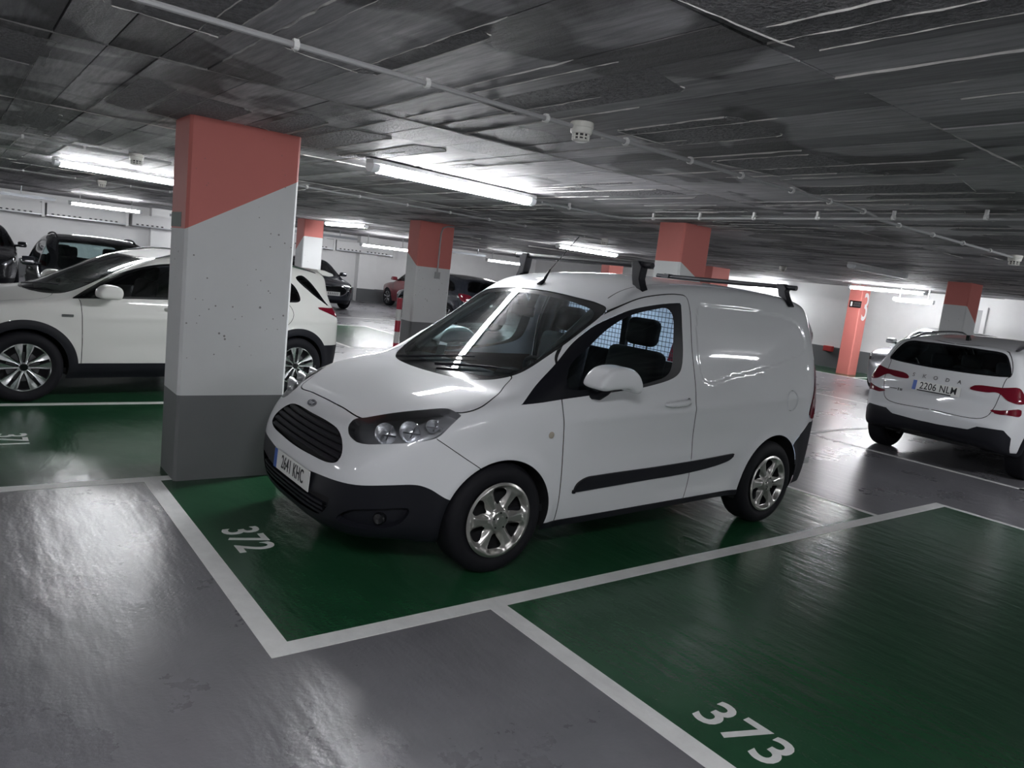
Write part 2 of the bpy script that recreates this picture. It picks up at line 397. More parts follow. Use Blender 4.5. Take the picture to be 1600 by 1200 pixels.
M['liner'] = mat('wheel_arch_liner', (.012, .012, .014), .8)
M['hubcap'] = mat('silver_wheel_cover', (.52, .51, .49), .28, metal=.85)
M['alloy'] = mat('machined_alloy', (.62, .63, .64), .25, metal=.95)
M['dark_alloy'] = mat('dark_painted_alloy', (.03, .03, .035), .35, metal=.4)
M['chrome'] = mat('chrome', (.8, .8, .82), .08, metal=1.)
M['reflector'] = mat('lamp_reflector', (.82, .83, .85), .22, metal=.8)
M['lamp_bezel'] = mat('lamp_bezel_grey', (.22, .22, .23), .3, metal=.6)
M['lamp_tub'] = mat('lamp_tub_silver', (.42, .42, .43), .35, metal=.25)
M['trim_black'] = mat('matt_black_trim', (.008, .0085, .012), .42, spec=.25)
M['lamp_glass'] = glass_mat('lamp_lens_clear', (.9, .91, .93))
M['glass'] = glass_mat('car_window_glass', (.66, .76, .76))
M['ws_glass'] = glass_mat('windscreen_glass', (.62, .74, .74), 1.62)
M['dark_glass'] = glass_mat('privacy_glass', (.10, .11, .125), 1.5)
M['red_lens'] = mat('red_lamp_lens', (.16, .008, .02), .08, spec=.8)
M['amber_lens'] = mat('amber_lens', (.45, .4, .33), .15, spec=.6)
M['fabric'] = mat('dark_seat_fabric', (.016, .017, .022), .85, bump=.3, bscale=500)
M['interior'] = mat('dark_interior_plastic', (.025, .026, .03), .5)
M['dash'] = mat('dashboard_grey', (.16, .19, .195), .5)
M['brown_trim'] = mat('brown_door_card', (.07, .04, .028), .6)
M['liner_grey'] = mat('headlining_grey', (.42, .43, .43), .8)
M['cargo_white'] = mat('white_load_bay_panel', (.80, .84, .90), .5)
M['wire'] = mat('black_wire_mesh', (.015, .016, .025), .5)
M['plate'] = mat('number_plate_white', (.78, .78, .76), .35)
M['plate_blue'] = mat('number_plate_blue', (.02, .09, .42), .35)
M['ink'] = mat('black_lettering', (.012, .012, .014), .5)
M['badge_blue'] = mat('dark_blue_badge', (.012, .02, .05), .2)
M['paper'] = mat('pale_blue_ticket', (.62, .78, .80), .7)
# ---------------------------------------------------------------- the garage: floor, ceiling, walls
def floor_mat(name, cols, rough, scale, bump=.25, specks=.5):
    m, nt, p, out = mat_base(name); L = nt.links.new; tc = N(nt, 'ShaderNodeTexCoord'); W = tc.outputs['Object']
    n1 = N(nt, 'ShaderNodeTexNoise', Scale=scale, Detail=8., Roughness=.65); L(W, n1.inputs['Vector'])
    mx = N(nt, 'ShaderNodeMix', _data_type='RGBA'); r = N(nt, 'ShaderNodeMapRange'); L(n1.outputs['Fac'], r.inputs[0]); r.inputs[1].default_value = .35; r.inputs[2].default_value = .68; L(r.outputs[0], mx.inputs[0])
    mx.inputs[6].default_value = (*cols[0], 1); mx.inputs[7].default_value = (*cols[1], 1)
    # specks of dirt, denser in places, and a few faint scuffs
    v = N(nt, 'ShaderNodeTexVoronoi', Scale=16.); L(W, v.inputs['Vector']); n3 = N(nt, 'ShaderNodeTexNoise', Scale=.8, Detail=3.); L(W, n3.inputs['Vector'])
    th = N(nt, 'ShaderNodeMapRange'); L(n3.outputs['Fac'], th.inputs[0]); th.inputs[1].default_value = .42; th.inputs[2].default_value = .72; th.inputs[3].default_value = .0; th.inputs[4].default_value = .11
    lt = N(nt, 'ShaderNodeMath', _operation='LESS_THAN'); L(v.outputs['Distance'], lt.inputs[0]); L(th.outputs[0], lt.inputs[1])
    n2 = N(nt, 'ShaderNodeTexNoise', Scale=7., Detail=6., Roughness=.75); ms = N(nt, 'ShaderNodeMapping'); ms.inputs['Scale'].default_value = (1., .35, 1.); ms.inputs['Rotation'].default_value = (0, 0, .5); L(W, ms.inputs['Vector']); L(ms.outputs[0], n2.inputs['Vector'])
    sc_ = N(nt, 'ShaderNodeMapRange'); L(n2.outputs['Fac'], sc_.inputs[0]); sc_.inputs[1].default_value = .64; sc_.inputs[2].default_value = .85; sc_.inputs[3].default_value = 0.; sc_.inputs[4].default_value = .10
    mxx = N(nt, 'ShaderNodeMath', _operation='MAXIMUM'); L(lt.outputs[0], mxx.inputs[0]); L(sc_.outputs[0], mxx.inputs[1])
    cr = N(nt, 'ShaderNodeMath', _operation='MULTIPLY', i1=specks); L(mxx.outputs[0], cr.inputs[0])
    m2 = N(nt, 'ShaderNodeMix', _data_type='RGBA'); L(cr.outputs[0], m2.inputs[0]); L(mx.outputs[2], m2.inputs[6]); m2.inputs[7].default_value = (.03, .03, .032, 1); L(m2.outputs[2], p.inputs['Base Color'])
    rr = N(nt, 'ShaderNodeMapRange'); L(n1.outputs['Fac'], rr.inputs[0]); rr.inputs[1].default_value = .3; rr.inputs[2].default_value = .7; rr.inputs[3].default_value = rough[0]; rr.inputs[4].default_value = rough[1]; L(rr.outputs[0], p.inputs['Roughness'])
    # orange-peel of the resin plus long low waves
    b1 = N(nt, 'ShaderNodeTexNoise', Scale=55., Detail=3., Roughness=.55); L(W, b1.inputs['Vector'])
    b2 = N(nt, 'ShaderNodeTexNoise', Scale=5., Detail=2.); mp = N(nt, 'ShaderNodeMapping'); mp.inputs['Scale'].default_value = (2.2, .6, 1.); L(W, mp.inputs['Vector']); L(mp.outputs[0], b2.inputs['Vector'])
    bb = N(nt, 'ShaderNodeBump', Strength=bump, Distance=.003); L(b1.outputs['Fac'], bb.inputs['Height'])
    b3 = N(nt, 'ShaderNodeBump', Strength=.4, Distance=.012); L(b2.outputs['Fac'], b3.inputs['Height']); L(bb.outputs[0], b3.inputs['Normal']); L(b3.outputs[0], p.inputs['Normal'])
    p.inputs['Specular IOR Level'].default_value = .5
    return m
M['floor_grey'] = floor_mat('grey_resin_floor', ((.13, .128, .14), (.175, .172, .186)), (.25, .33), 1.6, .38, .38)
M['floor_green'] = floor_mat('green_resin_floor', ((.012, .062, .027), (.02, .085, .038)), (.19, .27), 1.3, .3, .5)
M['line_white'] = floor_mat('white_line_paint', ((.70, .70, .69), (.80, .80, .79)), (.35, .5), 9., .25, .55)
def wall_mat(name, col, var=.08, bump=.25, spots=0.):
    m, nt, p, out = mat_base(name); L = nt.links.new; tc = N(nt, 'ShaderNodeTexCoord'); W = tc.outputs['Object']
    n1 = N(nt, 'ShaderNodeTexNoise', Scale=2.5, Detail=8., Roughness=.65); L(W, n1.inputs['Vector'])
    mx = N(nt, 'ShaderNodeMix', _data_type='RGBA'); L(n1.outputs['Fac'], mx.inputs[0]); mx.inputs[6].default_value = (*[c*(1-var) for c in col], 1); mx.inputs[7].default_value = (*[min(.9, c*(1+var)) for c in col], 1)
    last = mx.outputs[2]
    if spots:
        v = N(nt, 'ShaderNodeTexVoronoi', Scale=19.); L(W, v.inputs['Vector']); nn = N(nt, 'ShaderNodeTexNoise', Scale=2.2, Detail=2.); L(W, nn.inputs['Vector'])
        th = N(nt, 'ShaderNodeMapRange'); L(nn.outputs['Fac'], th.inputs[0]); th.inputs[1].default_value = .40; th.inputs[2].default_value = .66; th.inputs[3].default_value = .02; th.inputs[4].default_value = .16
        lt = N(nt, 'ShaderNodeMath', _operation='LESS_THAN'); L(v.outputs['Distance'], lt.inputs[0]); L(th.outputs[0], lt.inputs[1])
        ml = N(nt, 'ShaderNodeMath', _operation='MULTIPLY', i1=spots); L(lt.outputs[0], ml.inputs[0])
        m3 = N(nt, 'ShaderNodeMix', _data_type='RGBA'); L(ml.outputs[0], m3.inputs[0]); L(last, m3.inputs[6]); m3.inputs[7].default_value = (.16, .15, .14, 1); last = m3.outputs[2]
    L(last, p.inputs['Base Color']); p.inputs['Roughness'].default_value = .6
    b1 = N(nt, 'ShaderNodeTexNoise', Scale=60., Detail=4.); L(W, b1.inputs['Vector']); bb = N(nt, 'ShaderNodeBump', Strength=bump, Distance=.004); L(b1.outputs['Fac'], bb.inputs['Height']); L(bb.outputs[0], p.inputs['Normal'])
    return m
M['wall_white'] = wall_mat('white_painted_wall', (.74, .74, .74))
M['wall_grey'] = wall_mat('grey_painted_dado', (.125, .13, .135))
M['col_white'] = wall_mat('white_painted_concrete', (.70, .71, .71), .05, .2, .8)
M['col_grey'] = wall_mat('grey_painted_concrete', (.17, .175, .178), .1, .2, .4)
M['col_red'] = wall_mat('salmon_red_painted_concrete', (.60, .18, .155), .06, .2, .3)
M['patch'] = mat('grey_green_paint', (.09, .12, .10), .6)
def concrete_mat(name):
    m, nt, p, out = mat_base(name); L = nt.links.new; g = N(nt, 'ShaderNodeNewGeometry'); W = g.outputs['Position']
    # tone of each formwork board from its place in the grid
    mp = N(nt, 'ShaderNodeMapping'); mp.inputs['Scale'].default_value = (1/.2, 1/2.27, 0); mp.inputs['Location'].default_value = (.0, -.414, 0); L(W, mp.inputs['Vector'])
    fl = N(nt, 'ShaderNodeVectorMath', _operation='FLOOR'); L(mp.outputs[0], fl.inputs[0]); wn = N(nt, 'ShaderNodeTexWhiteNoise', _noise_dimensions='2D'); L(fl.outputs[0], wn.inputs['Vector'])
    # grain along the boards and cloudy stains
    mg = N(nt, 'ShaderNodeMapping'); mg.inputs['Scale'].default_value = (26., 2.2, 1.); L(W, mg.inputs['Vector']); ng = N(nt, 'ShaderNodeTexNoise', Scale=1.6, Detail=7., Roughness=.65); L(mg.outputs[0], ng.inputs['Vector'])
    nc = N(nt, 'ShaderNodeTexNoise', Scale=.9, Detail=5., Roughness=.6); L(W, nc.inputs['Vector'])
    # rough, darker bays where the form left coarse concrete
    nr = N(nt, 'ShaderNodeTexNoise', Scale=1.1, Detail=3., Roughness=.5, Distortion=.6); mr = N(nt, 'ShaderNodeMapping'); mr.inputs['Location'].default_value = (3.7, 1.3, 0); L(W, mr.inputs['Vector']); L(mr.outputs[0], nr.inputs['Vector'])
    rs = N(nt, 'ShaderNodeMapRange'); L(nr.outputs['Fac'], rs.inputs[0]); rs.inputs[1].default_value = .52; rs.inputs[2].default_value = .56
    def ramp(src, lo, hi):
        r = N(nt, 'ShaderNodeMapRange'); L(src, r.inputs[0]); r.inputs[1].default_value = .25; r.inputs[2].default_value = .75; r.inputs[3].default_value = lo; r.inputs[4].default_value = hi; return r.outputs[0]
    def mul(a, b):
        x = N(nt, 'ShaderNodeMath', _operation='MULTIPLY'); L(a, x.inputs[0]); L(b, x.inputs[1]); return x.outputs[0]
    v = mul(mul(ramp(wn.outputs['Value'], .72, 1.28), ramp(ng.outputs['Fac'], .6, 1.45)), ramp(nc.outputs['Fac'], .7, 1.3))
    rd = N(nt, 'ShaderNodeMapRange'); L(rs.outputs[0], rd.inputs[0]); rd.inputs[3].default_value = 1.1; rd.inputs[4].default_value = .55
    v = mul(v, rd.outputs[0])
    cm = N(nt, 'ShaderNodeVectorMath', _operation='SCALE'); cm.inputs[0].default_value = (.31, .302, .31); L(v, cm.inputs['Scale']); L(cm.outputs[0], p.inputs['Base Color'])
    p.inputs['Roughness'].default_value = .6; p.inputs['Specular IOR Level'].default_value = .4
    b1 = N(nt, 'ShaderNodeTexNoise', Scale=70., Detail=5., Roughness=.7); L(W, b1.inputs['Vector'])
    st = N(nt, 'ShaderNodeMapRange'); L(rs.outputs[0], st.inputs[0]); st.inputs[3].default_value = .12; st.inputs[4].default_value = .9
    bb = N(nt, 'ShaderNodeBump', Distance=.02); L(b1.outputs['Fac'], bb.inputs['Height']); L(st.outputs[0], bb.inputs['Strength'])
    b2 = N(nt, 'ShaderNodeBump', Strength=.35, Distance=.004); L(ng.outputs['Fac'], b2.inputs['Height']); L(bb.outputs[0], b2.inputs['Normal']); L(b2.outputs[0], p.inputs['Normal'])
    return m
M['concrete'] = concrete_mat('board_marked_concrete')
M['cement'] = mat('cement_ridge', (.50, .49, .47), .8, noise=.3, nscale=30)
X0, X1, Y0, Y1, ZC = -13., 19.6, -11., 23.2, 2.402
def slab(name, a, b, m, parent=None, kind=None, bevel=0.):
    mb = MB(); mb.box(a, b); return mb.build(name, m, parent, kind=kind, bevel=bevel)
floor = slab('floor', (X0, Y0, -.2), (X1, Y1, 0), M['floor_grey'], kind='structure')
ceiling = slab('ceiling', (X0, Y0, ZC), (X1, Y1, ZC+.2), M['concrete'], kind='structure')
walls = {}
for nm, a, b, da, db in (('wall_back', (X0, Y1, 0), (X1, Y1+.2, ZC), (X0, Y1-.005, 0), (X1, Y1, .48)), ('wall_right', (X1, Y0, 0), (X1+.2, Y1, ZC), (X1-.005, Y0, 0), (X1, Y1-.01, .60)),
                        ('wall_left', (X0-.2, Y0, 0), (X0, Y1, ZC), (X0, Y0, 0), (X0+.005, Y1, .58)), ('wall_front', (X0, Y0-.2, 0), (X1, Y0, ZC), (X0, Y0, 0), (X1, Y0+.005, .58))):
    w = slab(nm, a, b, M['wall_white'], kind='structure'); slab('dado_band', da, db, M['wall_grey'], w); walls[nm] = w
# ---- bay markings (bays are staggered along an angled aisle)
PIT, LW = 2.47, .10
yl = lambda k: -.1 + PIT*k                       # near edge of the line between bays
FRONT = {-3: 4.4, -2: 3.25, -1: 1.083, 0: 0., 1: -.97, 2: -1.97, 3: -2.95, 4: -3.95}   # bay number 372-k starts here
FRONT[-2] = 2.15; FRONT[-3] = 3.2
BL = 4.97
for k, x in FRONT.items():
    slab('bay_paint', (x, yl(k)+LW, -.01), (x+BL, yl(k+1), .0012), M['floor_green'], floor)
    slab('line_marking', (x-LW, yl(k)+LW, -.01), (x, yl(k+1), .0022), M['line_white'], floor)
    slab('line_marking', (x+BL, yl(k)+LW, -.01), (x+BL+.06, yl(k+1), .0022), M['line_white'], floor)
for k in range(-3, 5):
    x0 = min(FRONT[k], FRONT.get(k-1, 99)) - LW; x1 = max(FRONT[k], FRONT.get(k-1, -99)) + BL + .06
    slab('line_marking', (x0, yl(k), -.01), (x1, yl(k)+LW, .0022), M['line_white'], floor)
def bay_number(txt, x, y):
    place_text('bay_number', txt, .285, M['line_white'], floor, (x, y, .002), (0, -1, 0), (1, 0, 0), offset=.004, ext=.0006, sx=.86, spacing=1.06)
bay_number('372', .195, 1.175); bay_number('373', 1.285, -1.355); bay_number('371', -.77, 3.64)
for nm, a, b in (('bay_paint', (4.70, 9.58, -.01), (6.82, 13.45, .0012)), ('bay_paint', (17.5, -6., -.01), (19.55, 18., .0012))): slab(nm, a, b, M['floor_green'], floor)
for a, b in (((4.62, 9.5), (4.70, 13.53)), ((6.82, 9.5), (6.90, 13.53)), ((4.70, 9.5), (6.82, 9.58)), ((4.70, 13.45), (6.82, 13.53)), ((-6, 15.62), (12, 15.70)),
             ((7.88, -6.), (7.95, 2.42)), ((7.88, 2.42), (12.9, 2.5)), ((7.88, -.15), (12.9, -.08)), ((12.5, 2.5), (12.57, 6.)), ((17.42, -6.), (17.5, 18.)), ((17.5, 6.9), (19.55, 6.98)), ((17.5, 9.4), (19.55, 9.48))):
    slab('line_marking', (*a, -.01), (*b, .0022), M['line_white'], floor)
# ---- ceiling: board-marked slab, nearest boards as pieces
BW, BLN, BY0 = .2, 2.27, .94
cam_v = Vector(CAM_POS)
def in_view(x, y, z, pad=120):
    d = Vector((x, y, z)) - cam_v; w = d.dot(_f)
    if w < .15: return None
    u, v = 800 + CAM_F*d.dot(_r2)/w, 600 - CAM_F*d.dot(_u2)/w
    return w if -pad < u < 1600+pad and -pad < v < 1200+pad else None
rng = random.Random(3); cells = []
for j in range(-3, 9):
    x = -6.; i = 0
    while x < 19.:
        wd = BW*rng.choice((1, 1, 1, 1, 2, 2)); y0 = BY0 + BLN*j; pts = [in_view(x+wd/2, y0+BLN*t, ZC) for t in (0, .25, .5, .75, 1)]
        pts = [q for q in pts if q]
        if pts: cells.append((min(pts), x, wd, y0, rng.random()))
        x += wd
cells.sort()
bmesh_cache = {}
def board_mesh(wd):
    if wd not in bmesh_cache:
        mb = MB(); g = .0035
        b = [(g, g), (wd-g, g), (wd-g, BLN-g), (g, BLN-g)]; t = [(g-.003, g-.003), (wd-g+.003, g-.003), (wd-g+.003, BLN-g+.003), (g-.003, BLN-g+.003)]
        V = [(*q, -.006) for q in b] + [(*q, .012) for q in t]
        mb.add(V, [(3, 2, 1, 0), (4, 5, 6, 7)] + [(i, (i+1) % 4, 4+(i+1) % 4, 4+i) for i in range(4)])
        me = bpy.data.meshes.new('formwork_board'); me.from_pydata(mb.V, [], mb.F); me.materials.append(M['concrete']); bmesh_cache[wd] = me
    return bmesh_cache[wd]
far = MB(); ridges = MB()
def ridge(a, b, wd, rg):
    n = max(2, int((Vector(b)-Vector(a)).length/.06)); d = (Vector(b)-Vector(a)); nx = Vector((-d.y, d.x)).normalized(); V = []; F = []
    for i in range(n+1):
        q = Vector(a) + d*(i/n); w_ = wd*rg.uniform(.25, 1.)*(1 if 0 < i < n else .1); o = rg.uniform(-.3, .3)*wd; h = rg.uniform(.008, .013)
        V += [(q.x+nx.x*(o-w_/2), q.y+nx.y*(o-w_/2), ZC), (q.x+nx.x*o, q.y+nx.y*o, ZC-.006-h), (q.x+nx.x*(o+w_/2), q.y+nx.y*(o+w_/2), ZC)]
    for i in range(n):
        for s in (0, 1): F.append((3*i+s, 3*i+3+s, 3*i+4+s, 3*i+1+s))
    ridges.add(V, F)
for n_, (dist, x, wd, y0, rv) in enumerate(cells):
    dz = -.006*rv
    if n_ < 300:
        o = link('formwork_board', board_mesh(wd), ceiling); o.location = (x, y0, ZC - .004 + dz)
    elif dist < 16:
        far.box((x+.004, y0+.004, ZC-.010+dz), (x+wd-.004, y0+BLN-.004, ZC+.01))
    if dist < 14:
        if rng.random() < .7: a = rng.uniform(0, .6)*BLN; ridge((x, y0+a), (x, y0+min(BLN, a+rng.uniform(.3, 1.)*BLN)), rng.uniform(.008, .016), rng)
for j in range(-3, 9):
    y = BY0 + BLN*j; x = -5.
    while x < 14:
        l = rng.uniform(.5, 2.5)
        if rng.random() < .75: ridge((x, y), (x+l, y), .02 if j in (0,) else .016, rng)
        x += l
ridge((.69, -1.42), (.68, -1.85), .035, rng)
# patches of coarse dark concrete left between the boards
M['coarse'] = mat('coarse_dark_concrete', (.235, .23, .238), .85, noise=.6, nscale=34, bump=1., bscale=60, bdist=.03)
pr = random.Random(11); npatch = 0
for j in range(-2, 4):
    x = -2.6 + pr.uniform(0, .6)
    while x < 7.5 and npatch < 120:
        n = pr.choice((1, 1, 2, 2, 3)); wd = BW*n; y0 = BY0 + BLN*j; a = y0 + pr.uniform(.1, 1.0); b = min(y0 + BLN - .05, a + pr.uniform(.55, 1.3))
        if in_view(x+wd/2, (a+b)/2, ZC, 200) and (j < 1 or pr.random() < .35):
            q = []; sg = pr.uniform(-.12, .12)
            for (cx, cy, t0) in ((x+wd-.05, b-.05, 0.), (x+.05, b-.05+sg, .5), (x+.05, a+.05+sg, 1.), (x+wd-.05, a+.05, 1.5)):
                for k in range(4): t = math.pi*(t0 + k/6); q.append((cx + .05*math.cos(t) + pr.uniform(-.012, .012), cy + .05*math.sin(t) + pr.uniform(-.012, .012)))
            mb = MB(); mb.prism(q, 2, ZC-.0135, ZC); mb.build('coarse_patch', M['coarse'], ceiling); npatch += 1
            for e in range(16):
                if e in (4, 5, 6, 7, 12, 13, 14) and pr.random() < .85 or pr.random() < .2: ridge(q[e], q[(e+1) % 16], .011, rng)
            for e in ((7, 8), (15, 0), (3, 4)):
                if pr.random() < .7: ridge(q[e[0]], q[e[1]], .011, rng)
        x += wd + BW*pr.choice((.12, .15, 1, 1, 2))
far.build('formwork_boards', M['concrete'], ceiling, kind='stuff')
ridges.build('cement_ridges', M['cement'], ceiling, kind='stuff')
# ---- columns
def column(x, y, sx, sy, label, red=None, dado=.59, ch=.018):
    """chamfered concrete column painted grey, white and red"""
    t = thing('column', label, 'column', (x, y, 0), 0, 'painted concrete columns')
    ring = [(ch, 0), (sx-ch, 0), (sx, ch), (sx, sy-ch), (sx-ch, sy), (ch, sy), (0, sy-ch), (0, ch)]
    V = []; F = []; Nn = []
    for i in range(8):
        a, b = ring[i], ring[(i+1) % 8]; k = len(V); n = Vector((b[1]-a[1], a[0]-b[0], 0)).normalized()
        V += [(*a, 0), (*b, 0), (*b, ZC), (*a, ZC)]; Nn += [tuple(n)]*4; F += [(k, k+1, k+2), (k, k+2, k+3)]
    sk = Skin(np.array(V, float), np.array(Nn, float), np.array(F))
    if red is not None:
        sk.region('red', lambda P: red(P[:, 0], P[:, 1]) - P[:, 2])
    if dado: sk.region('dado', lambda P: P[:, 2] - dado)
    for lb, nm, m in (('paint', 'white_shaft', 'col_white'), ('red', 'red_head', 'col_red'), ('dado', 'grey_base', 'col_grey')):
        q = sk.take(lb)
        if q is not None: new_obj(nm, q[0], q[2], M[m], t)
    return t
near_col = column(.07, 2.33, .72, .40, 'large near concrete column beside the van with diagonal red top and grey base', lambda x, y: 1.68 + .5735*x)
slab('paint_patch', (-.0015, .12, 1.69), (.001, .385, 1.785), M['patch'], near_col)
column(5.5, 8.9, .72, .40, 'white column with red head and a conduit switch box, behind the van windscreen', lambda x, y: 1.59 + .6*y)
column(5.2, 2.65, .46, .38, 'red-topped column rising behind the van roof, next to the roof bar', lambda x, y: 1.97 - .55*np.clip(x-.05, 0, 1))
column(5.8, 15.1, .5, .5, 'far white column with bright red head behind the white crossover tail', lambda x, y: 1.985 - .73*y)
column(13.0, 2.8, .5, .40, 'red and white column standing behind the white hatchback roof', lambda x, y: 1.985 - .6*x)
column(14.2, 9.3, .72, .40, 'small distant red column head just above the rear of the van roof', lambda x, y: 1.2 + 0*x)
column(17.3, 16.2, .72, .40, 'most distant red column head seen under the front roof bar', lambda x, y: 1.2 + 0*x)
c3 = column(18.1, 7.4, .42, .36, 'all-red column carrying a large white numeral 3', lambda x, y: 0*x - 1, dado=None)
M['white_numeral'] = mat('white_numeral_paint', (.75, .74, .74), .6)
place_text('numeral', '3', 1.05, M['white_numeral'], c3, (.27, -.003, 1.80), (1, 0, 0), (0, 0, 1), ext=.002, sx=.62, offset=.004)
sg_ = slab('exit_sign', (-.012, -.02, 1.80), (-.002, .30, 1.98), M['gloss_black'], c3)
slab('sign_pictogram', (-.014, .22, 1.83), (-.012, .27, 1.95), M['white_numeral'], sg_)
for k in range(3): slab('sign_text_bar', (-.014, .0, 1.84+.04*k), (-.012, .19, 1.855+.04*k), M['lamp_bezel'], sg_)
# ---------------------------------------------------------------- lamps of the garage
M['tube_on'] = mat('lit_fluorescent_diffuser', (.9, .9, .9), .4, emit=(.955, .97, 1.), estr=TUBE)
M['tube_off'] = mat('unlit_diffuser', (.55, .56, .57), .25)
M['housing'] = mat('lamp_housing_grey', (.55, .56, .56), .4)
M['endcap'] = mat('clear_diffuser_end', (.8, .82, .84), .15, spec=.6)
M['bay_fill'] = mat('load_bay_fill_glow', (.9, .9, .9), .4, emit=(.72, .82, 1.), estr=9.)  # bluish glow of the unseen light added inside the van
def batten(p0, p1, z, label, lit=True, group='fluorescent battens on the ceiling', seg=10):
    """long waterproof fluorescent fitting from p0 to p1, underside at z"""
    a = Vector((*p0, 0)); b = Vector((*p1, 0)); d = b - a; ln = d.length; ang = math.atan2(d.y, d.x); c = (a + b)/2
    t = thing('fluorescent_batten', label, 'ceiling light', (c.x, c.y, z), ang, group)
    h = ln/2; mb = MB(); mb.prism([(-.045, .098), (-.052, .066), (.052, .066), (.045, .098)], 0, -h, h); mb.build('housing', M['housing'], t, bevel=.004)
    mb = MB(); arc = [(.053*math.cos(k), .044 - .044*math.sin(k)) for k in np.linspace(math.pi+.45, -.45, seg)]
    mb.prism(arc, 0, -h+.07, h-.07); mb.build('diffuser', M['tube_on'] if lit else M['tube_off'], t, smooth=True)
    for s in (-1, 1):
        mb = MB(); mb.prism([(x*1.02, zz) for x, zz in arc], 0, s*(h-.07), s*(h-.004)); mb.build('end_cap', M['endcap'], t, smooth=True)
    if z + .098 < 2.395:
        for s in (-.7, .7): mb = MB(); mb.box((s*h-.01, -.01, .098), (s*h+.01, .01, 2.3815 - z)); mb.build('hanger', M['housing'], t)
    return t
# ---------------------------------------------------------------- battens, conduits, detectors
batten((1.42, 2.58), (3.22, 2.82), 2.28, 'lit fluorescent batten nearest the camera, above the van')
batten((-.16, 7.7), (1.55, 8.05), 2.28, 'lit fluorescent batten half hidden by the near column')
batten((8.9, 9.15), (10.9, 9.4), 2.28, 'lit fluorescent batten above the van aerial tip')
batten((9.4, 3.05), (11.3, 3.15), 2.28, 'switched-off fluorescent batten on the ceiling right of the van roof', lit=False)
batten((16.9, 7.15), (16.8, 5.2), 2.24, 'lit fluorescent batten in front of the red column with the 3')
batten((17.35, 6.2), (17.35, 5.25), 2.05, 'short lit batten below and right of the 3 column')
batten((1.24, 19.), (2.91, 19.), 2.10, 'far lit batten by the ventilation ducts on the left')
batten((9.15, 19.), (10.91, 19.), 1.98, 'far lit batten left of the column with the switch box')
batten((14., 19.), (15.74, 19.), 2.0, 'far lit batten right of the column with the switch box')
batten((6.0, 14.3), (6.3, 12.7), 2.28, 'lit batten beside the bright red column head')
batten((5.2, 21.2), (6.4, 21.2), 2.02, 'far lit batten left of the bright red column head')
batten((17.5, 13.), (19.2, 13.), 2.20, 'lit batten under the front roof bar in the distance')
batten((18.4, 11.2), (19.3, 10.6), 2.10, 'lit batten just above the rear roof bar of the van')
OUT = (((-1.5, -2.45), (.0, -2.45), 'lit batten overhead behind the camera, first of its row'), ((6.6, -2.42), (8.12, -2.46), 'lit batten mirrored in the van load-bay panel'), ((-7.6, 2.6), (-5.9, 2.6), 'lit batten off to the left of the near column'), ((-7.6, -2.45), (-5.9, -2.45), 'lit batten off to the left behind the camera'), ((-7.8, 8.), (-6.1, 8.), 'lit batten off to the left of the white crossover'), ((14.2, -2.5), (15.8, -2.5), 'lit batten off to the right beyond the white crossover'), ((-6.8, 14.), (-5.1, 14.), 'lit batten far off to the left'), ((-4.5, 19.), (-2.8, 19.), 'lit batten far left by the back wall'), ((2.6, -7.6), (4.3, -7.6), 'lit batten well behind the camera'))
for p0, p1, lb in OUT: batten(p0, p1, 2.28, lb, group='battens out of view', seg=6)
M['pvc'] = mat('grey_pvc_conduit', (.36, .36, .365), .45)
M['clip'] = mat('pale_grey_clip', (.70, .70, .69), .5)
M['detector'] = mat('ivory_detector', (.74, .73, .68), .4)
def conduit(pts, r, label, clips=None, group='ceiling conduits', z=None):
    t = thing('cable_conduit', label, 'conduit', (*pts[0], 0), 0, group); x0, y0 = pts[0]; zz = (z or 2.362)
    mb = MB(); mb.tube([(x-x0, y-y0, zz) for x, y in pts], r, 8); mb.build('pipe', M['pvc'], t, smooth=True)
    for (cx, cy, ang) in (clips or []):
        mb = MB(); a = [(r*1.75*math.cos(k), r*1.75*math.sin(k)) for k in np.linspace(-.6, math.pi+.6, 9)]
        ring = a + [(q[0]*.72, q[1]*.72) for q in reversed(a)]
        mb.prism([(u, zz - v) for u, v in ring], 0, -.010, .010); mb.box((-.010, -.010, zz+r*.6), (.010, .010, 2.3815))
        o = mb.build('clip', M['clip'], t, smooth=False); o.location = (cx-x0, cy-y0, 0); o.rotation_euler = (0, 0, ang)
    return t
cy = lambda x: .015 + .0185*x
conduit([(-4., cy(-4.)), (-.2, cy(-.2)), (1.245, cy(1.245))], .0115, 'grey conduit running overhead from the top edge to the large detector', [(x, cy(x), 0) for x in (-.78, -.13, .43, 1.08)])
conduit([(1.375, cy(1.375)), (4.2, .09), (4.38, .14), (4.55, .2), (7.29, .22)], .0115, 'grey conduit running from the large detector to the one at the right edge', [(x, cy(x), 0) for x in (1.62, 2.14, 2.62, 3.17, 3.64, 4.11)] + [(x, .21, 0) for x in (4.9, 5.5, 6.1, 6.7)])
conduit([(3.35, 2.84), (4.25, 2.86), (4.40, 2.80), (4.42, 2.6), (4.25, -.9), (4.1, -4.)], .011, 'grey conduit bending across the ceiling to the right edge', [(3.7, 2.85, 0)] + [(4.42-.05*k, 2.4-.62*k, math.pi/2) for k in range(8)], z=2.335)
c2 = lambda x: 5.62 + .09*x
conduit([(-5., c2(-5.)), (.285, c2(.285))], .011, 'grey conduit at upper left ending at the detector beside the near column', [(x, c2(x), .09) for x in (-.6, -.1)])
conduit([(.435, c2(.435)), (7.42, c2(7.42))], .011, 'grey conduit emerging from behind the near column to a far detector', [(x, c2(x), .09) for x in (.7, 2.2, 2.9, 3.6, 4.3, 5., 5.7, 6.4, 7.)])
c4 = lambda x: 11.46 - .08*x
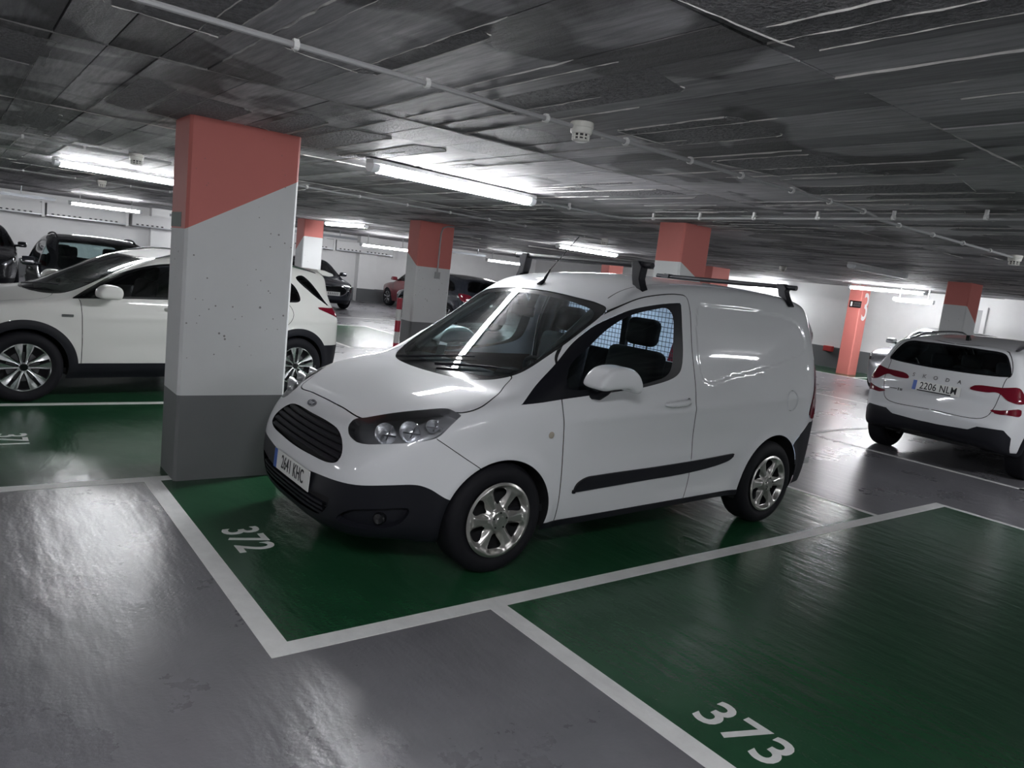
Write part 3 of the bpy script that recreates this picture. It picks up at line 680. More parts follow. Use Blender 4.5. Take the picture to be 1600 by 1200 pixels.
conduit([(-5., c4(-5.)), (.80, c4(.80))], .011, 'far conduit at left ending at the small detector', [(x, c4(x), -.08) for x in (-.2, .5)])
conduit([(.96, c4(.96)), (2.2, c4(2.2))], .011, 'far conduit from the small detector to the near column edge', [(x, c4(x), -.08) for x in (1.3, 1.9)])
def detector(x, y, s, label):
    t = thing('smoke_detector', label, 'detector', (x, y, ZC-.004), 0, 'ceiling smoke detectors')
    mb = MB(); mb.lathe([(0, 0), (.05*s, 0), (.055*s, -.012*s), (.055*s, -.03*s), (.050*s, -.034*s)], (0, 0, 0), seg=28); mb.build('base', M['detector'], t, smooth=True)
    mb = MB(); mb.lathe([(.051*s, -.034*s), (.050*s, -.05*s), (.046*s, -.058*s), (.038*s, -.060*s)], (0, 0, 0), seg=28); mb.build('upper_ring', M['detector'], t, smooth=True)
    mb = MB(); mb.lathe([(.036*s, -.055*s), (.033*s, -.082*s)], (0, 0, 0), seg=20); mb.build('sensor_core', M['ink'], t, smooth=True)
    for k in range(10):
        a = 2*math.pi*k/10; mb = MB(); mb.box((.034*s, -.0035*s, -.088*s), (.041*s, .0035*s, -.056*s)); o = mb.build('rib', M['detector'], t); o.rotation_euler = (0, 0, a)
    mb = MB(); mb.lathe([(.039*s, -.070*s), (.041*s, -.073*s), (.038*s, -.076*s)], (0, 0, 0), seg=24); mb.build('grille_ring', M['detector'], t, smooth=True)
    mb = MB(); mb.lathe([(0, -.094*s), (.026*s, -.093*s), (.036*s, -.087*s), (.038*s, -.083*s), (0, -.083*s)], (0, 0, 0), seg=24); mb.build('cap', M['detector'], t, smooth=True)
    return t
detector(1.31, .039, 1.05, 'large white smoke detector on the long conduit above the van')
detector(.36, 5.652, 1.25, 'white smoke detector just left of the near column')
detector(.88, 11.39, 1.25, 'small far smoke detector below the batten at upper left')
detector(7.36, .22, 1.2, 'white smoke detector at the right edge of the picture')
detector(7.5, 6.295, 1.25, 'small smoke detector in the middle distance above the van aerial')
detector(11.9, 5.8, 1.25, 'tiny smoke detector above the rear of the van')
# switch box with its conduit on the second column
t = thing('switch_box', 'grey switch box with a bent conduit on the white column behind the windscreen', 'switch box', (5.93, 8.9, 0))
slab('box', (-.05, -.045, 1.40), (.05, -.002, 1.52), M['pvc'], t, bevel=.006)
mb = MB(); mb.tube([(0, -.015, 1.52), (0, -.015, 2.2), (.03, -.015, 2.31), (.12, -.015, 2.35), (.27, -.015, 2.36)], .014, 8); mb.build('pipe', M['pvc'], t, smooth=True)
# bollard
M['bollard_red'] = mat('bollard_red', (.38, .02, .045), .4); M['bollard_white'] = mat('bollard_white', (.66, .65, .64), .4)
t = thing('bollard', 'red and white striped bollard standing before the white column', 'bollard', (5.2, 8.85, 0))
for k in range(5): 
    mb = MB(); mb.lathe([(0, .2*k), (.05, .2*k), (.05, .2*k+.2), (0, .2*k+.2)], (0, 0, 0), seg=18); mb.build('band', M['bollard_red'] if k % 2 == 0 else M['bollard_white'], t, smooth=True)
# ventilation ducts and cable trays by the back wall
M['duct'] = mat('white_duct_sheet', (.66, .66, .66), .5); M['tray'] = mat('galvanised_tray', (.42, .44, .47), .35, metal=.7)
ds = [(-5.6, -3.4), (-3.3, -1.2), (-1.1, 1.0), (1.1, 3.15), (3.3, 5.4), (5.5, 7.6), (7.7, 9.8), (9.9, 12.2)]
dn = ['ventilation duct section far beyond the left picture edge', 'ventilation duct section just past the left picture edge', 'first ventilation duct section at the left picture edge', 'ventilation duct section above the parked black car', 'ventilation duct section ending behind the near column', 'ventilation duct section hidden behind the near column', 'ventilation duct section above the black saloon front', 'ventilation duct section left of the red car']
for (a, b), l in zip(ds, dn):
    t = thing('ventilation_duct', l, 'duct', ((a+b)/2, 22.7, 0), 0, 'white duct sections on the back wall'); h = (b-a)/2
    slab('casing', (-h, -.2, 1.80), (h, .497, 2.14), M['duct'], t); slab('flange', (h-.03, -.225, 1.74), (h+.045, .44, 2.16), M['duct'], t)
    slab('bottom_lip', (-h, -.215, 1.785), (h, -.19, 1.81), M['tray'], t)
    for k in range(14):
        x = -h*.86 + k*h*1.72/13
        if k % 7 != 6: slab('slot', (x-.035, -.204, 1.825), (x+.03, -.19, 1.86), M['ink'], t)
for a, b, l in ((-6., .95, 'galvanised cable tray under the ceiling at far left'), (3.6, 9.0, 'galvanised cable tray left of the second white column'), (11.1, 13.9, 'galvanised cable tray right of the second white column')):
    t = thing('cable_tray', l, 'cable tray', ((a+b)/2, 19., 0), 0, 'cable trays'); h = (b-a)/2
    for s in (-1, 1): slab('side_rail', (-h, s*.1-.006, 2.13), (h, s*.1+.006, 2.20), M['tray'], t)
    n = int(2*h/.3)
    for k in range(n): slab('rung', (-h+.05+k*.3, -.1, 2.13), (-h+.09+k*.3, .1, 2.142), M['tray'], t)
    for k in (-.8, 0, .8): slab('hanger', (k*h-.01, -.012, 2.2), (k*h+.01, .012, ZC), M['tray'], t)
# back wall: shallow piers, red hydrant boxes
M['hydrant'] = mat('red_call_box', (.5, .05, .05), .5)
for x, l in ((11.0, 'white pier on the back wall left of the red car'), (3.9, 'white pier on the back wall hidden by the near column')):
    w = slab('trim_%d' % (1 if x > 5 else 2), (x, Y1-.30, 0), (x+.72, Y1-.006, ZC), M['wall_white'], kind='structure'); slab('dado_band', (x-.004, Y1-.304, 0), (x+.724, Y1-.28, .48), M['wall_grey'], w)
for (x, y, dx, dy, l) in ((12.3, Y1-.12, .3, .11, 'small red call box on the far back wall'), (X1-.12, 8.75, .11, .28, 'small red call box on the right wall left of the 3 column')):
    t = thing('call_box', l, 'call box', (x, y, 0)); slab('case', (0, 0, .46), (dx, dy, .62), M['hydrant'], t, bevel=.01); slab('cover', (.02, -.006, .48) if dx > dy else (-.006, .02, .48), (dx-.02, 0, .60) if dx > dy else (0, dy-.02, .60), M['hydrant'], t)
# door recess on the right wall
M['door_grey'] = mat('grey_steel_door', (.33, .33, .34), .5)
dd = slab('door_1', (X1-.04, 5.0, 0), (X1-.004, 5.95, 2.08), M['door_grey'], kind='structure'); slab('door_frame', (X1-.07, 5.95, 0), (X1-.004, 6.05, 2.16), M['wall_white'], dd); slab('door_frame', (X1-.07, 4.9, 0), (X1-.004, 5.0, 2.16), M['wall_white'], dd); slab('lever_handle', (X1-.08, 5.06, 1.02), (X1-.04, 5.2, 1.05), M['chrome'], dd)
slab('trim_3', (X1-.28, 3.9, 0), (X1-.004, 4.5, ZC), M['wall_white'], kind='structure')
# ---------------------------------------------------------------- parts shared by all vehicles
def skin_part(sk, label, name, m, parent, off=0., where=None):
    t = sk.take(label)
    if t is None: return None
    V, Nn, F = t
    if where is not None:
        k = where(V[F].mean(1)); F = F[k]
        if not len(F): return None
        u, inv = np.unique(F, return_inverse=True); V = V[u]; Nn = Nn[u]; F = inv.reshape(-1, 3)
    return new_obj(name, V + Nn*off, F, m, parent, N=Nn)
def skirt(V, Nn, F, depth):
    """edge strip that gives an open sheet a thickness"""
    E = {}
    for f in F:
        for a, b in ((f[0], f[1]), (f[1], f[2]), (f[2], f[0])): E[(a, b)] = 1
    bd = [(a, b) for (a, b) in E if (b, a) not in E]
    n = len(V); idx = {}; W = list(V); G = [tuple(f) for f in F]
    def low(i):
        if i not in idx: idx[i] = len(W); W.append(V[i] - Nn[i]*depth)
        return idx[i]
    for a, b in bd: G.append((b, a, low(a), low(b)))
    return np.array(W), G
def proud_part(sk, label, name, m, parent, off, depth, where=None):
    t = sk.take(label)
    if t is None: return None
    V, Nn, F = t
    if where is not None:
        k = where(V[F].mean(1)); F = F[k]
        if not len(F): return None
        u, inv = np.unique(F, return_inverse=True); V = V[u]; Nn = Nn[u]; F = inv.reshape(-1, 3)
    W, G = skirt(V + Nn*off, Nn, F, depth)
    o = new_obj(name, W, G, m, parent, smooth=True)
    o.data.set_sharp_from_angle(angle=math.radians(40))
    return o
def disc_skin(r0, r1, nr, na, depth):
    """polar sheet in the x-z plane facing -y; depth(r, a) pushes it inwards (+y)"""
    rr = np.linspace(r0, r1, nr); aa = np.linspace(0, 2*np.pi, na, endpoint=False)
    R_, A_ = np.meshgrid(rr, aa, indexing='ij'); Rf = R_.ravel(); Af = A_.ravel()
    P = lambda r, a: np.stack([r*np.cos(a), depth(r, a), r*np.sin(a)], -1)
    V = P(Rf, Af); e = 1e-4
    dr = P(Rf+e, Af) - P(Rf-e, Af); da = (P(Rf, Af+e) - P(Rf, Af-e)) / np.maximum(Rf, 1e-3)[:, None]
    Nn = np.cross(da, dr); Nn /= np.linalg.norm(Nn, axis=1)[:, None] + 1e-12
    Nn[Nn[:, 1] > 0] *= -1
    F = []
    for i in range(nr-1):
        for k in range(na):
            a, b, c, d = i*na+k, i*na+(k+1) % na, (i+1)*na+(k+1) % na, (i+1)*na+k
            F += [(a, b, c), (a, c, d)]
    F = np.array(F)
    fn = np.cross(V[F[:, 1]]-V[F[:, 0]], V[F[:, 2]]-V[F[:, 0]]); bad = (fn*Nn[F].mean(1)).sum(1) < 0; F[bad] = F[bad][:, ::-1]
    return Skin(V, Nn, F)
def polar(P): return np.hypot(P[:, 0], P[:, 2]), np.arctan2(P[:, 2], P[:, 0])
def tyre_part(parent, R_, rim, w):
    m = MB(); h = w/2; s = (R_ - rim)
    prof = [(rim-.004, .02), (rim+.004, .0), (rim+.03*s/.1, -.012+.0), (rim+s*.5, -.016), (R_-.022, -.004), (R_-.006, .014), (R_, .035), (R_+0, w-.035), (R_-.006, w-.014), (R_-.022, w+.004), (rim+s*.5, w+.01), (rim, w)]
    m.lathe(prof, (0, 0, 0), axis=1, seg=56)
    return m.build('tyre', M['rubber'], parent, smooth=True)
def make_wheel(style, R_, rim, w=.19):
    """wheel about its hub; outer face towards -y.  Returned as a part with sub-parts"""
    root = tyre_part(None, R_, rim, w); root.name = 'wheel'
    mb = MB(); mb.lathe([(0, .075), (rim*.98, .075), (rim, .02)], (0, 0, 0), axis=1, seg=40); mb.build('rim_barrel', M['liner'], root, smooth=True)
    if style == 'cover':
        n = 6
        def depth(r, a):
            q = np.abs((a*n/(2*np.pi)) % 1 - .5)*2      # 1 in the middle of a spoke
            sp = sstep(.25, .8, q); rr = r / rim
            d = -.012 + .03*(1-sp)*sstep(.25, .5, rr)*(1-sstep(.86, .97, rr)) - .012*bell(rr-.93, .09) + .02*sstep(.3, .0, rr)*0
            return d - .014*sstep(.34, .24, rr)
        sk = disc_skin(.004, rim+.006, 34, 144, depth)
        def hole(P):
            r, a = polar(P); q = ((a*n/(2*np.pi)) % 1 - .5)     # 0 at a hole's centre
            u = r*np.sin(np.clip(q, -.5, .5)*2*np.pi/n); v = r / rim
            lim = rim*(.05 + .17*sstep(.38, .80, v))
            f1 = np.abs(u) - lim; f2 = (v - .845)*rim; f3 = (.40 - v)*rim
            return smax(smax(f1, f2, .03), f3, .03)
        sk.region('hole', hole)
        skin_part(sk, 'paint', 'wheel_cover', M['hubcap'], root)
        mb = MB(); mb.lathe([(0, -.034), (.024, -.034), (.03, -.029), (.032, -.02)], (0, 0, 0), axis=1, seg=24); mb.build('centre_cap', M['hubcap'], root, smooth=True)
        for k in range(5):
            t = 2*math.pi*k/5 + .3; q = MB(); q.lathe([(0, -.030), (.005, -.030), (.006, -.02)], (.045*math.cos(t), 0, .045*math.sin(t)), axis=1, seg=10); q.build('bolt', M['liner'], root, smooth=True)
    else:
        n = 5 if style == 'double' else 7
        def depth(r, a): return -.004 + .016*sstep(.15, 1., 1 - r/rim)*1.0 + .004*np.cos(2*n*a)
        sk = disc_skin(.004, rim, 30, 140, depth)
        def spoke(P):
            r, a = polar(P); q = ((a*n/(2*np.pi) + .25) % 1 - .5)*2*np.pi/n
            v = r/rim; u = np.abs(r*np.sin(q))
            if style == 'double': c = rim*(.05 + .17*v); f = np.abs(u - c) - rim*(.042 + .10*sstep(.35, 1., v))
            else: f = u - rim*(.07 + .05*v)
            return np.minimum(np.minimum(f, (v - .20)*rim), (.955 - v)*rim)
        sk.region('face', spoke)
        skin_part(sk, 'face', 'spokes', M['alloy'], root)
        # dark flanks behind the machined faces
        dk = disc_skin(.004, rim, 20, 140, lambda r, a: depth(r, a) + .012)
        dk.region('face', lambda P: spoke(P) - rim*.035)
        skin_part(dk, 'face', 'spoke_flanks', M['dark_alloy'], root)
        mb = MB(); mb.lathe([(0, -.004), (.028, -.004), (.033, .006), (.034, .02)], (0, 0, 0), axis=1, seg=24); mb.build('centre_cap', M['gloss_black'], root, smooth=True)
        mb = MB(); mb.lathe([(rim*.62, .05), (rim*.15, .05)], (0, 0, 0), axis=1, seg=32); mb.build('brake_disc', M['lamp_bezel'], root)
    return root
def put_wheel(root, car, x, y, z, right=False, steer=0.):
    """attach a wheel (part with sub-parts) to a car; the right-hand side is turned half round"""
    root.parent = car; root.location = (x, y, z); root.rotation_euler = (0, 0, (math.pi if right else 0.) + steer)
    return root
def copy_part(o, parent):
    c = o.copy(); COL.objects.link(c); c.parent = parent
    for ch in list(o.children):
        d = ch.copy(); COL.objects.link(d); d.parent = c
    return c
def arch_liner(car, f, cx, cz, r, side, y_in=.45, a0=-.25, a1=math.pi+.25):
    """inner skin of a wheel arch, following the body edge"""
    n = 40; V = []; F = []
    for k in range(n+1):
        t = a0 + (a1-a0)*k/n; x, z = cx + r*math.cos(t), cz + r*math.sin(t)
        ys = np.linspace(.5, 1.0, 200); q = f(np.stack([np.full(200, x), ys, np.full(200, z)], 1)); i = np.argmax(q > 0)
        yo = ys[max(i, 1)] - .003
        for yy, rr in ((yo, 0.), (yo-.02, -.0), (yo-.05, .012), (y_in, .012)):
            V.append((cx + (r+rr)*math.cos(t), side*yy, cz + (r+rr)*math.sin(t)))
    for k in range(n):
        for j in range(3):
            a = 4*k+j; F.append((a, a+1, a+5, a+4) if side > 0 else (a+4, a+5, a+1, a))
    n0 = len(V)
    V.append((cx, side*y_in, cz))
    for k in range(n): F.append((4*k+3, n0, 4*k+7))
    return new_obj('wheel_arch_liner', V, F, M['liner'], car, smooth=True)
def plate_part(car, txt, origin, right, up, w=.52, h=.11, name='number_plate', tsx=.68, tsize=.106):
    """Spanish-style plate: white field, blue band, black characters"""
    r = Vector(right).normalized(); u = Vector(up); u = (u - r*u.dot(r)).normalized(); n = r.cross(u); o = Vector(origin)
    def slab(nm, a0, a1, b0, b1, d0, d1, m, par):
        V = [o + r*a + u*b + n*d for a in (a0, a1) for b in (b0, b1) for d in (d0, d1)]
        return new_obj(nm, V, [(0,1,3,2),(4,6,7,5),(0,4,5,1),(2,3,7,6),(0,2,6,4),(1,5,7,3)], m, par)
    p = slab(name, -w/2, w/2, -h/2, h/2, 0, .004, M['plate'], car)
    slab('country_band', -w/2, -w/2+.042, -h/2, h/2, .004, .0055, M['plate_blue'], p)
    if txt is None:                      # too far to read: only grey strokes show
        for k in range(7): slab('stroke', -w/2+.075+.06*k, -w/2+.105+.06*k, -h*.32, h*.32, .004, .005, M['lamp_bezel'], p)
        return p
    place_text('characters', txt, tsize, M['ink'], p, o + r*.022 + n*.0055, r, u, sx=tsx, ext=.0006, offset=.0009, spacing=1.06)
    return p
# ---------------------------------------------------------------- the white delivery van
def ycut(poly): return np.array(poly, float)
def sym(h):  # right half of an outline (y >= 0, top to bottom) -> closed symmetric outline
    h = list(h); return h + [(-a, b) for a, b in reversed(h) if abs(a) > 1e-6]
VP = {}
VP['grille'] = spl(sym([(0,.732),(.23,.728),(.35,.710),(.44,.665),(.488,.615),(.485,.583),(.43,.562),(.2,.548),(0,.543)]), 5)
VP['low_grille'] = spl(sym([(0,.368),(.25,.378),(.50,.390,),(.43,.292),(.22,.268),(0,.266)]), 4)
VP['lamp'] = spl([(.535,.745),(.552,.775),(.657,.801),(.843,.841),(1.057,.878),(1.248,.904),(1.296,.902),(1.378,.886,1),(1.319,.833),(1.256,.78),(1.174,.758),(.944,.728),(.715,.695),(.63,.697),(.56,.715)], 4)
VP['fog'] = spl([(.585,.300),(.687,.362),(.912,.395),(1.116,.398),(1.07,.329),(.917,.284),(.749,.274)], 5)
VP['door'] = spl([(1.27,.10,1),(1.256,.439),(1.232,.676),(1.21,.858),(1.186,.98),(1.186,1.09),(1.214,1.162),(1.29,1.235),(1.436,1.348),(1.673,1.495),(1.845,1.564),(2.04,1.603),(2.24,1.622),(2.318,1.612),(2.335,1.55),(2.315,1.294),(2.342,1.03),(2.362,.825),(2.388,.61),(2.40,.10,1)], 6)
VP['window_frame'] = spl([(.918,.943,1),(1.0,1.005),(1.214,1.162),(1.388,1.293),(1.574,1.417),(1.752,1.491),(2.023,1.545),(2.255,1.572,1),(2.236,1.422),(2.202,1.161),(2.149,1.109),(1.877,1.044),(1.608,1.014),(1.186,.973),(1.027,.953)], 6)
VP['side_glass'] = spl([(1.235,1.04),(1.255,1.135),(1.42,1.265),(1.585,1.382),(1.746,1.458),(2.0,1.515),(2.11,1.527),(2.155,1.49),(2.135,1.32),(2.11,1.17),(2.07,1.118),(1.858,1.062),(1.438,1.030)], 6)
VP['moulding'] = spl([(1.357,.42,1),(1.375,.467),(1.44,.503),(1.55,.512),(2.065,.529),(2.5,.549),(2.848,.572,1),(2.816,.537),(2.708,.506),(2.388,.468),(1.892,.446)], 5)
VP['rear_bumper'] = np.array([(3.50,.54),(3.62,.615),(3.73,.689),(3.82,.755),(4.4,.755),(4.4,.0),(3.4,.0)])
VP['cowl'] = spl(sym([(0,.745),(.136,.752),(.307,.783),(.435,.832),(.533,.897),(.607,.974),(.655,1.065),(.672,1.25),(.676,1.45),(.676,1.60),(.655,1.645),(.568,1.655),(.36,1.64),(0,1.632)]), 5)
VP['ws_glass'] = spl(sym([(0,.862),(.2,.868),(.43,.90),(.56,.975),(.625,1.08),(.64,1.25),(.645,1.45),(.635,1.56),(.60,1.592),(.45,1.598),(0,1.585)]), 5)
VP['hood'] = spl(sym([(0,.180),(.2,.184),(.455,.207),(.545,.298),(.65,.408),(.745,.503),(.80,.57),(.812,.68),(.76,.81),(.675,.922),(.63,1.0),(.53,.93),(.3,.80),(0,.75)]), 6)
VP['rear_glass'] = spl([(.07,1.14),(.07,1.50),(.45,1.50),(.56,1.46),(.60,1.32),(.62,1.16),(.5,1.12)], 5)
VP['rear_lamp'] = spl([(4.63,.80),(4.66,1.0),(4.66,1.2),(4.80,1.2),(4.84,1.0),(4.80,.80)], 4)
_zb = lerp_tab([(-.1,.470),(.2,.472),(.36,.485),(.57,.497),(.73,.505),(.98,.526),(1.15,.531),(1.228,.511),(1.306,.474),(1.40,.436),(1.6,.36)])
def surf_x(f, y, z, x0=-.3, x1=1.5):
    xs = np.linspace(x0, x1, 900); q = f(np.stack([xs, np.full(900, y), np.full(900, z)], 1)); i = int(np.argmax(q < 0))
    return xs[i-1] + (xs[i]-xs[i-1])*q[i-1]/(q[i-1]-q[i]) if i > 0 else x0
def surf_y(f, x, z, y0=1.2, y1=.2):
    ys = np.linspace(y0, y1, 600); q = f(np.stack([np.full(600, x), ys, np.full(600, z)], 1)); i = int(np.argmax(q < 0))
    return ys[i-1] + (ys[i]-ys[i-1])*q[i-1]/(q[i-1]-q[i]) if i > 0 else y0
def surf_n(f, p):
    g = grad(f, np.array([p], float))[0]; return g/np.linalg.norm(g)
def rbox(name, m, parent, c, s, r=.03, rot=None):
    """soft cushion: a box with rounded edges (bevel modifier)"""
    mb = MB(); mb.box((-s[0]/2, -s[1]/2, -s[2]/2), (s[0]/2, s[1]/2, s[2]/2)); o = mb.build(name, m, parent, smooth=True)
    b = o.modifiers.new('bevel', 'BEVEL'); b.width = r; b.segments = 4
    o.location = c
    if rot: o.rotation_euler = rot
    return o

def build_van(loc):
    car = thing('delivery_van', 'white panel delivery van with roof bars parked nose-out in bay 372', 'van', loc)
    sk = Skin(*nets(van_f, (-.12, -1.0, .12), (4.22, 1.0, 1.82), .019))
    px = lambda P: P[:, 0]; ay = lambda P: np.abs(P[:, 1]); pz = lambda P: P[:, 2]
    XZ = lambda k: (lambda P: sdpoly(P[:, 0], P[:, 2], VP[k])); YZ = lambda k: (lambda P: sdpoly(P[:, 1], P[:, 2], VP[k]))
    UZ = lambda k: (lambda P: sdpoly(np.abs(P[:, 1]) + P[:, 0], P[:, 2], VP[k])); YX = lambda k: (lambda P: sdpoly(P[:, 1], P[:, 0], VP[k]))
    side = lambda c: (np.abs(c[:, 1]) > .56) & (c[:, 0] > .4) & (c[:, 0] < 3.9)
    front = lambda c: (c[:, 0] < .45)
    nose = lambda c: (c[:, 0] < .8)
    top = lambda c: (c[:, 2] > .76) & (c[:, 0] < 1.8)
    # panels first, then what lies over them
    sk.region('bonnet', YX('hood'), top)
    sk.region('door', XZ('door'), side)
    sk.line('seam', YX('hood'), .0035, lambda c: top(c))
    sk.line('seam', XZ('door'), .0032, lambda c: side(c) & (c[:, 2] < 1.65))
    sk.line('seam', lambda P: (P[:, 2] - .766) + .62*(P[:, 0] - .426), .0025, lambda c: (np.abs(c[:, 1]) > .7) & (c[:, 0] > .42) & (c[:, 0] < .70) & (c[:, 2] < .78))
    sk.line('seam', lambda P: np.abs(P[:, 1]) - .585 + .02*sstep(1.6, 2.0, P[:, 0])*0, .004, lambda c: (c[:, 2] > 1.55) & (c[:, 0] > 1.70) & (c[:, 0] < 3.92))
    sk.line('seam', lambda P: np.hypot(P[:, 0] - 3.49, P[:, 2] - .935) - .075, .002, side)
    sk.region('cowl', YX('cowl'), lambda c: (c[:, 2] > .97) & (c[:, 0] < 1.75))
    sk.region('windscreen', YX('ws_glass'), lambda c: (c[:, 2] > 1.0) & (c[:, 0] < 1.72))
    sk.region('window_frame', XZ('window_frame'), lambda c: (np.abs(c[:, 1]) > .55) & (c[:, 0] > .85) & (c[:, 0] < 2.4) & (sdpoly(c[:, 1], c[:, 0], VP['cowl']) > 0))
    sk.region('side_glass', XZ('side_glass'), lambda c: (np.abs(c[:, 1]) > .55) & (c[:, 0] > 1.1) & (c[:, 0] < 2.4))
    sk.region('moulding', XZ('moulding'), side)
    sk.region('bumper', lambda P: P[:, 2] - _zb(P[:, 0] + np.abs(P[:, 1])), nose)
    sk.region('grille', YZ('grille'), front); sk.region('low_grille', YZ('low_grille'), front)
    sk.region('fog', UZ('fog'), nose)
    def lampf(P):
        u = np.abs(P[:, 1]) + P[:, 0]; return sdpoly(u - np.where(P[:, 1] > 0, .16*(1 - np.clip((u-.5)/.9, 0, 1)), 0), P[:, 2], VP['lamp'])
    sk.region('lamp', lampf, nose)
    sk.region('sill', lambda P: P[:, 2] - (.247 + .027*(P[:, 0] - 1.2)), lambda c: (c[:, 0] > 1.05) & (c[:, 0] < 3.1))
    sk.region('rear_bumper', XZ('rear_bumper'), lambda c: c[:, 0] > 3.4)
    sk.region('rear_lamp', UZ('rear_lamp'), lambda c: c[:, 0] > 3.7)
    sk.region('rear_glass', lambda P: sdpoly(np.abs(P[:, 1]), P[:, 2], VP['rear_glass']), lambda c: c[:, 0] > 3.9)
    sk.line('seam', lambda P: P[:, 1], .004, lambda c: (c[:, 0] > 3.95) & (c[:, 2] > .6))
    for (cx, cz, r) in ((.838, .305, .345), (3.33, .312, .372)):
        sk.region('hole', lambda P: np.hypot(P[:, 0] - cx, P[:, 2] - cz) - r, lambda c: (np.abs(c[:, 1]) > .5) & (np.abs(c[:, 0] - cx) < .5))
    sk.region('hole', lambda P: P[:, 2] - (.205 + .030*np.clip(P[:, 0] - 1.2, 0, 2)), lambda c: (c[:, 0] > .55))
    W = M['white_paint']
    body = skin_part(sk, 'paint', 'body_shell', W, car)
    V, Nn, F = sk.take('paint'); c = V[F].mean(1); F = F[(c[:, 0] > .95) & (c[:, 0] < 2.5) & (c[:, 2] > .3)]; u, inv = np.unique(F, return_inverse=True)
    new_obj('cab_lining', V[u] - Nn[u]*.028, inv.reshape(-1, 3)[:, ::-1], M['interior'], car, N=-Nn[u])
    skin_part(sk, 'bonnet', 'bonnet', W, car)
    for s, wh in (('left', lambda c: c[:, 1] < 0), ('right', lambda c: c[:, 1] > 0)):
        dr = skin_part(sk, 'door', 'door', W, car, where=wh); sg = -1 if s == 'left' else 1
        skin_part(sk, 'side_glass', 'window_pane', M['glass'], dr, off=-.006, where=wh)
        skin_part(sk, 'window_frame', 'window_frame', M['trim_black'], dr, off=-.002, where=wh)
        proud_part(sk, 'moulding', 'rubbing_strip', M['plastic'], car, .012, .016, where=wh)
        proud_part(sk, 'sill', 'sill_trim', M['plastic'], car, .006, .01, where=wh)
        ln = skin_part(sk, 'lamp', 'headlamp', M['lamp_glass'], car, where=wh)
        V, Nn, F = sk.take('lamp'); k = wh(V[F].mean(1)); F = F[k]; u, inv = np.unique(F, return_inverse=True); V = V[u]; Nn = Nn[u]; F = inv.reshape(-1, 3)
        # inner tub of the lamp with its rim
        W_, G = skirt(V - Nn*.001, Nn, F, .05); W_ = np.array(W_); G = [g for g in G[len(F):]] 
        new_obj('lamp_rim', W_, G, M['lamp_tub'], ln)
        new_obj('lamp_tub', V - Nn*.05, F, M['lamp_tub'], ln, N=Nn)
        for (lx, ly, lz, rad) in ((.235, .650, .768, .058), (.325, .735, .795, .056), (.42, .79, .835, .034)):
            q = np.array((lx, sg*ly, lz)); mb = MB()
            prof = [(.008, .0), (rad*.55, -.012), (rad*.85, -.035), (rad, -.055), (rad*1.02, -.056)]
            mb.lathe([(a, b) for a, b in prof], (0, 0, 0), axis=1, seg=20)
            b = mb.build('reflector_bowl', M['reflector'], ln, smooth=True); b.location = q + np.array((.025, -sg*.02, -.004)); b.rotation_euler = (0, 0, math.radians(-52 if sg < 0 else -128))
            mb = MB(); mb.box((-.045, -.004, -.003), (.045, .004, .003)); b2 = mb.build('reflector_bar', M['chrome'], ln); b2.location = q + np.array((-.005, sg*.012, -.012)); b2.rotation_euler = (.0, 0, math.radians(-45 if sg < 0 else 45))
            mb = MB(); mb.box((-.003, -.004, -.04), (.003, .004, .04)); b2 = mb.build('reflector_bar', M['chrome'], ln); b2.location = q + np.array((.005, sg*.012, 0)); b2.rotation_euler = (.0, .35, math.radians(-45 if sg < 0 else 45))
        # handle
        hy = surf_y(van_f, 2.16, .942); mb = MB()
        mb.tube([(2.055, sg*(hy+.002), .932), (2.075, sg*(hy+.028), .935), (2.12, sg*(hy+.038), .939), (2.20, sg*(hy+.038), .946), (2.245, sg*(hy+.028), .951), (2.262, sg*(hy+.002), .953)], [.012, .017, .02, .02, .017, .012], 10)
        mb.build('door_handle', W, dr, smooth=True)
        mb = MB(); mb.lathe([(0, 0), (.012, 0), (.016, .006)], (2.275, sg*(hy+.008), .957), axis=1, seg=12); mb.build('lock', M['chrome'], dr, smooth=True)
        q = np.array((1.132, sg*surf_y(van_f, 1.132, .774), .774)); mb = MB(); mb.lathe([(0, -.008), (.012, -.007), (.019, -.002), (.02, .004)], q, axis=1, seg=16)
        mb.build('side_indicator', M['amber_lens'], car, smooth=True)
        # mirror: housing as a rounded solid, on a stalk
        a_m = spl([(1.235,1.078),(1.25,1.125),(1.305,1.175),(1.40,1.192),(1.49,1.182),(1.55,1.14),(1.578,1.08),(1.565,1.045),(1.53,1.045),(1.49,1.066),(1.36,1.064),(1.28,1.058)], 4)
        def mir(P, smooth=True):
            d = sdpoly(P[:, 0]-.02, P[:, 2], a_m); e = np.abs(P[:, 1]*sg - 1.015) - .085
            return smax(d, e, .06)
        ms = Skin(*nets(mir, (1.18, (-1.14 if sg < 0 else .88), 1.0), (1.66, (-.88 if sg < 0 else 1.14), 1.24), .011))
        mv = ms.V if sg < 0 else ms.V + np.array((.16, -.10, 0.))        # the far mirror is folded in
        hs = new_obj('door_mirror', mv, ms.F, W, dr, N=ms.N)
        mb = MB(); mb.tube([(1.42, sg*.86, 1.0), (1.43, sg*.91, 1.0), (1.44, sg*.95, 1.03), (1.44, sg*.98, 1.06)], [.03, .026, .022, .022], 10); mb.build('mirror_stalk', M['plastic'], hs, smooth=True)
        put = make_wheel('cover', .312, .205) if s == 'left' else None
        if s == 'left': vw = [put]
        for i, (wx, wz) in enumerate(((.834, .312), (3.323, .312))):
            w = vw[0] if (s == 'left' and i == 0) else copy_part(vw[0], car)
            put_wheel(w, car, wx, sg*.862, wz, right=(sg > 0))
        for cx, cz, r in ((.838, .305, .345), (3.33, .312, .372)): arch_liner(car, van_f, cx, cz, r, sg)
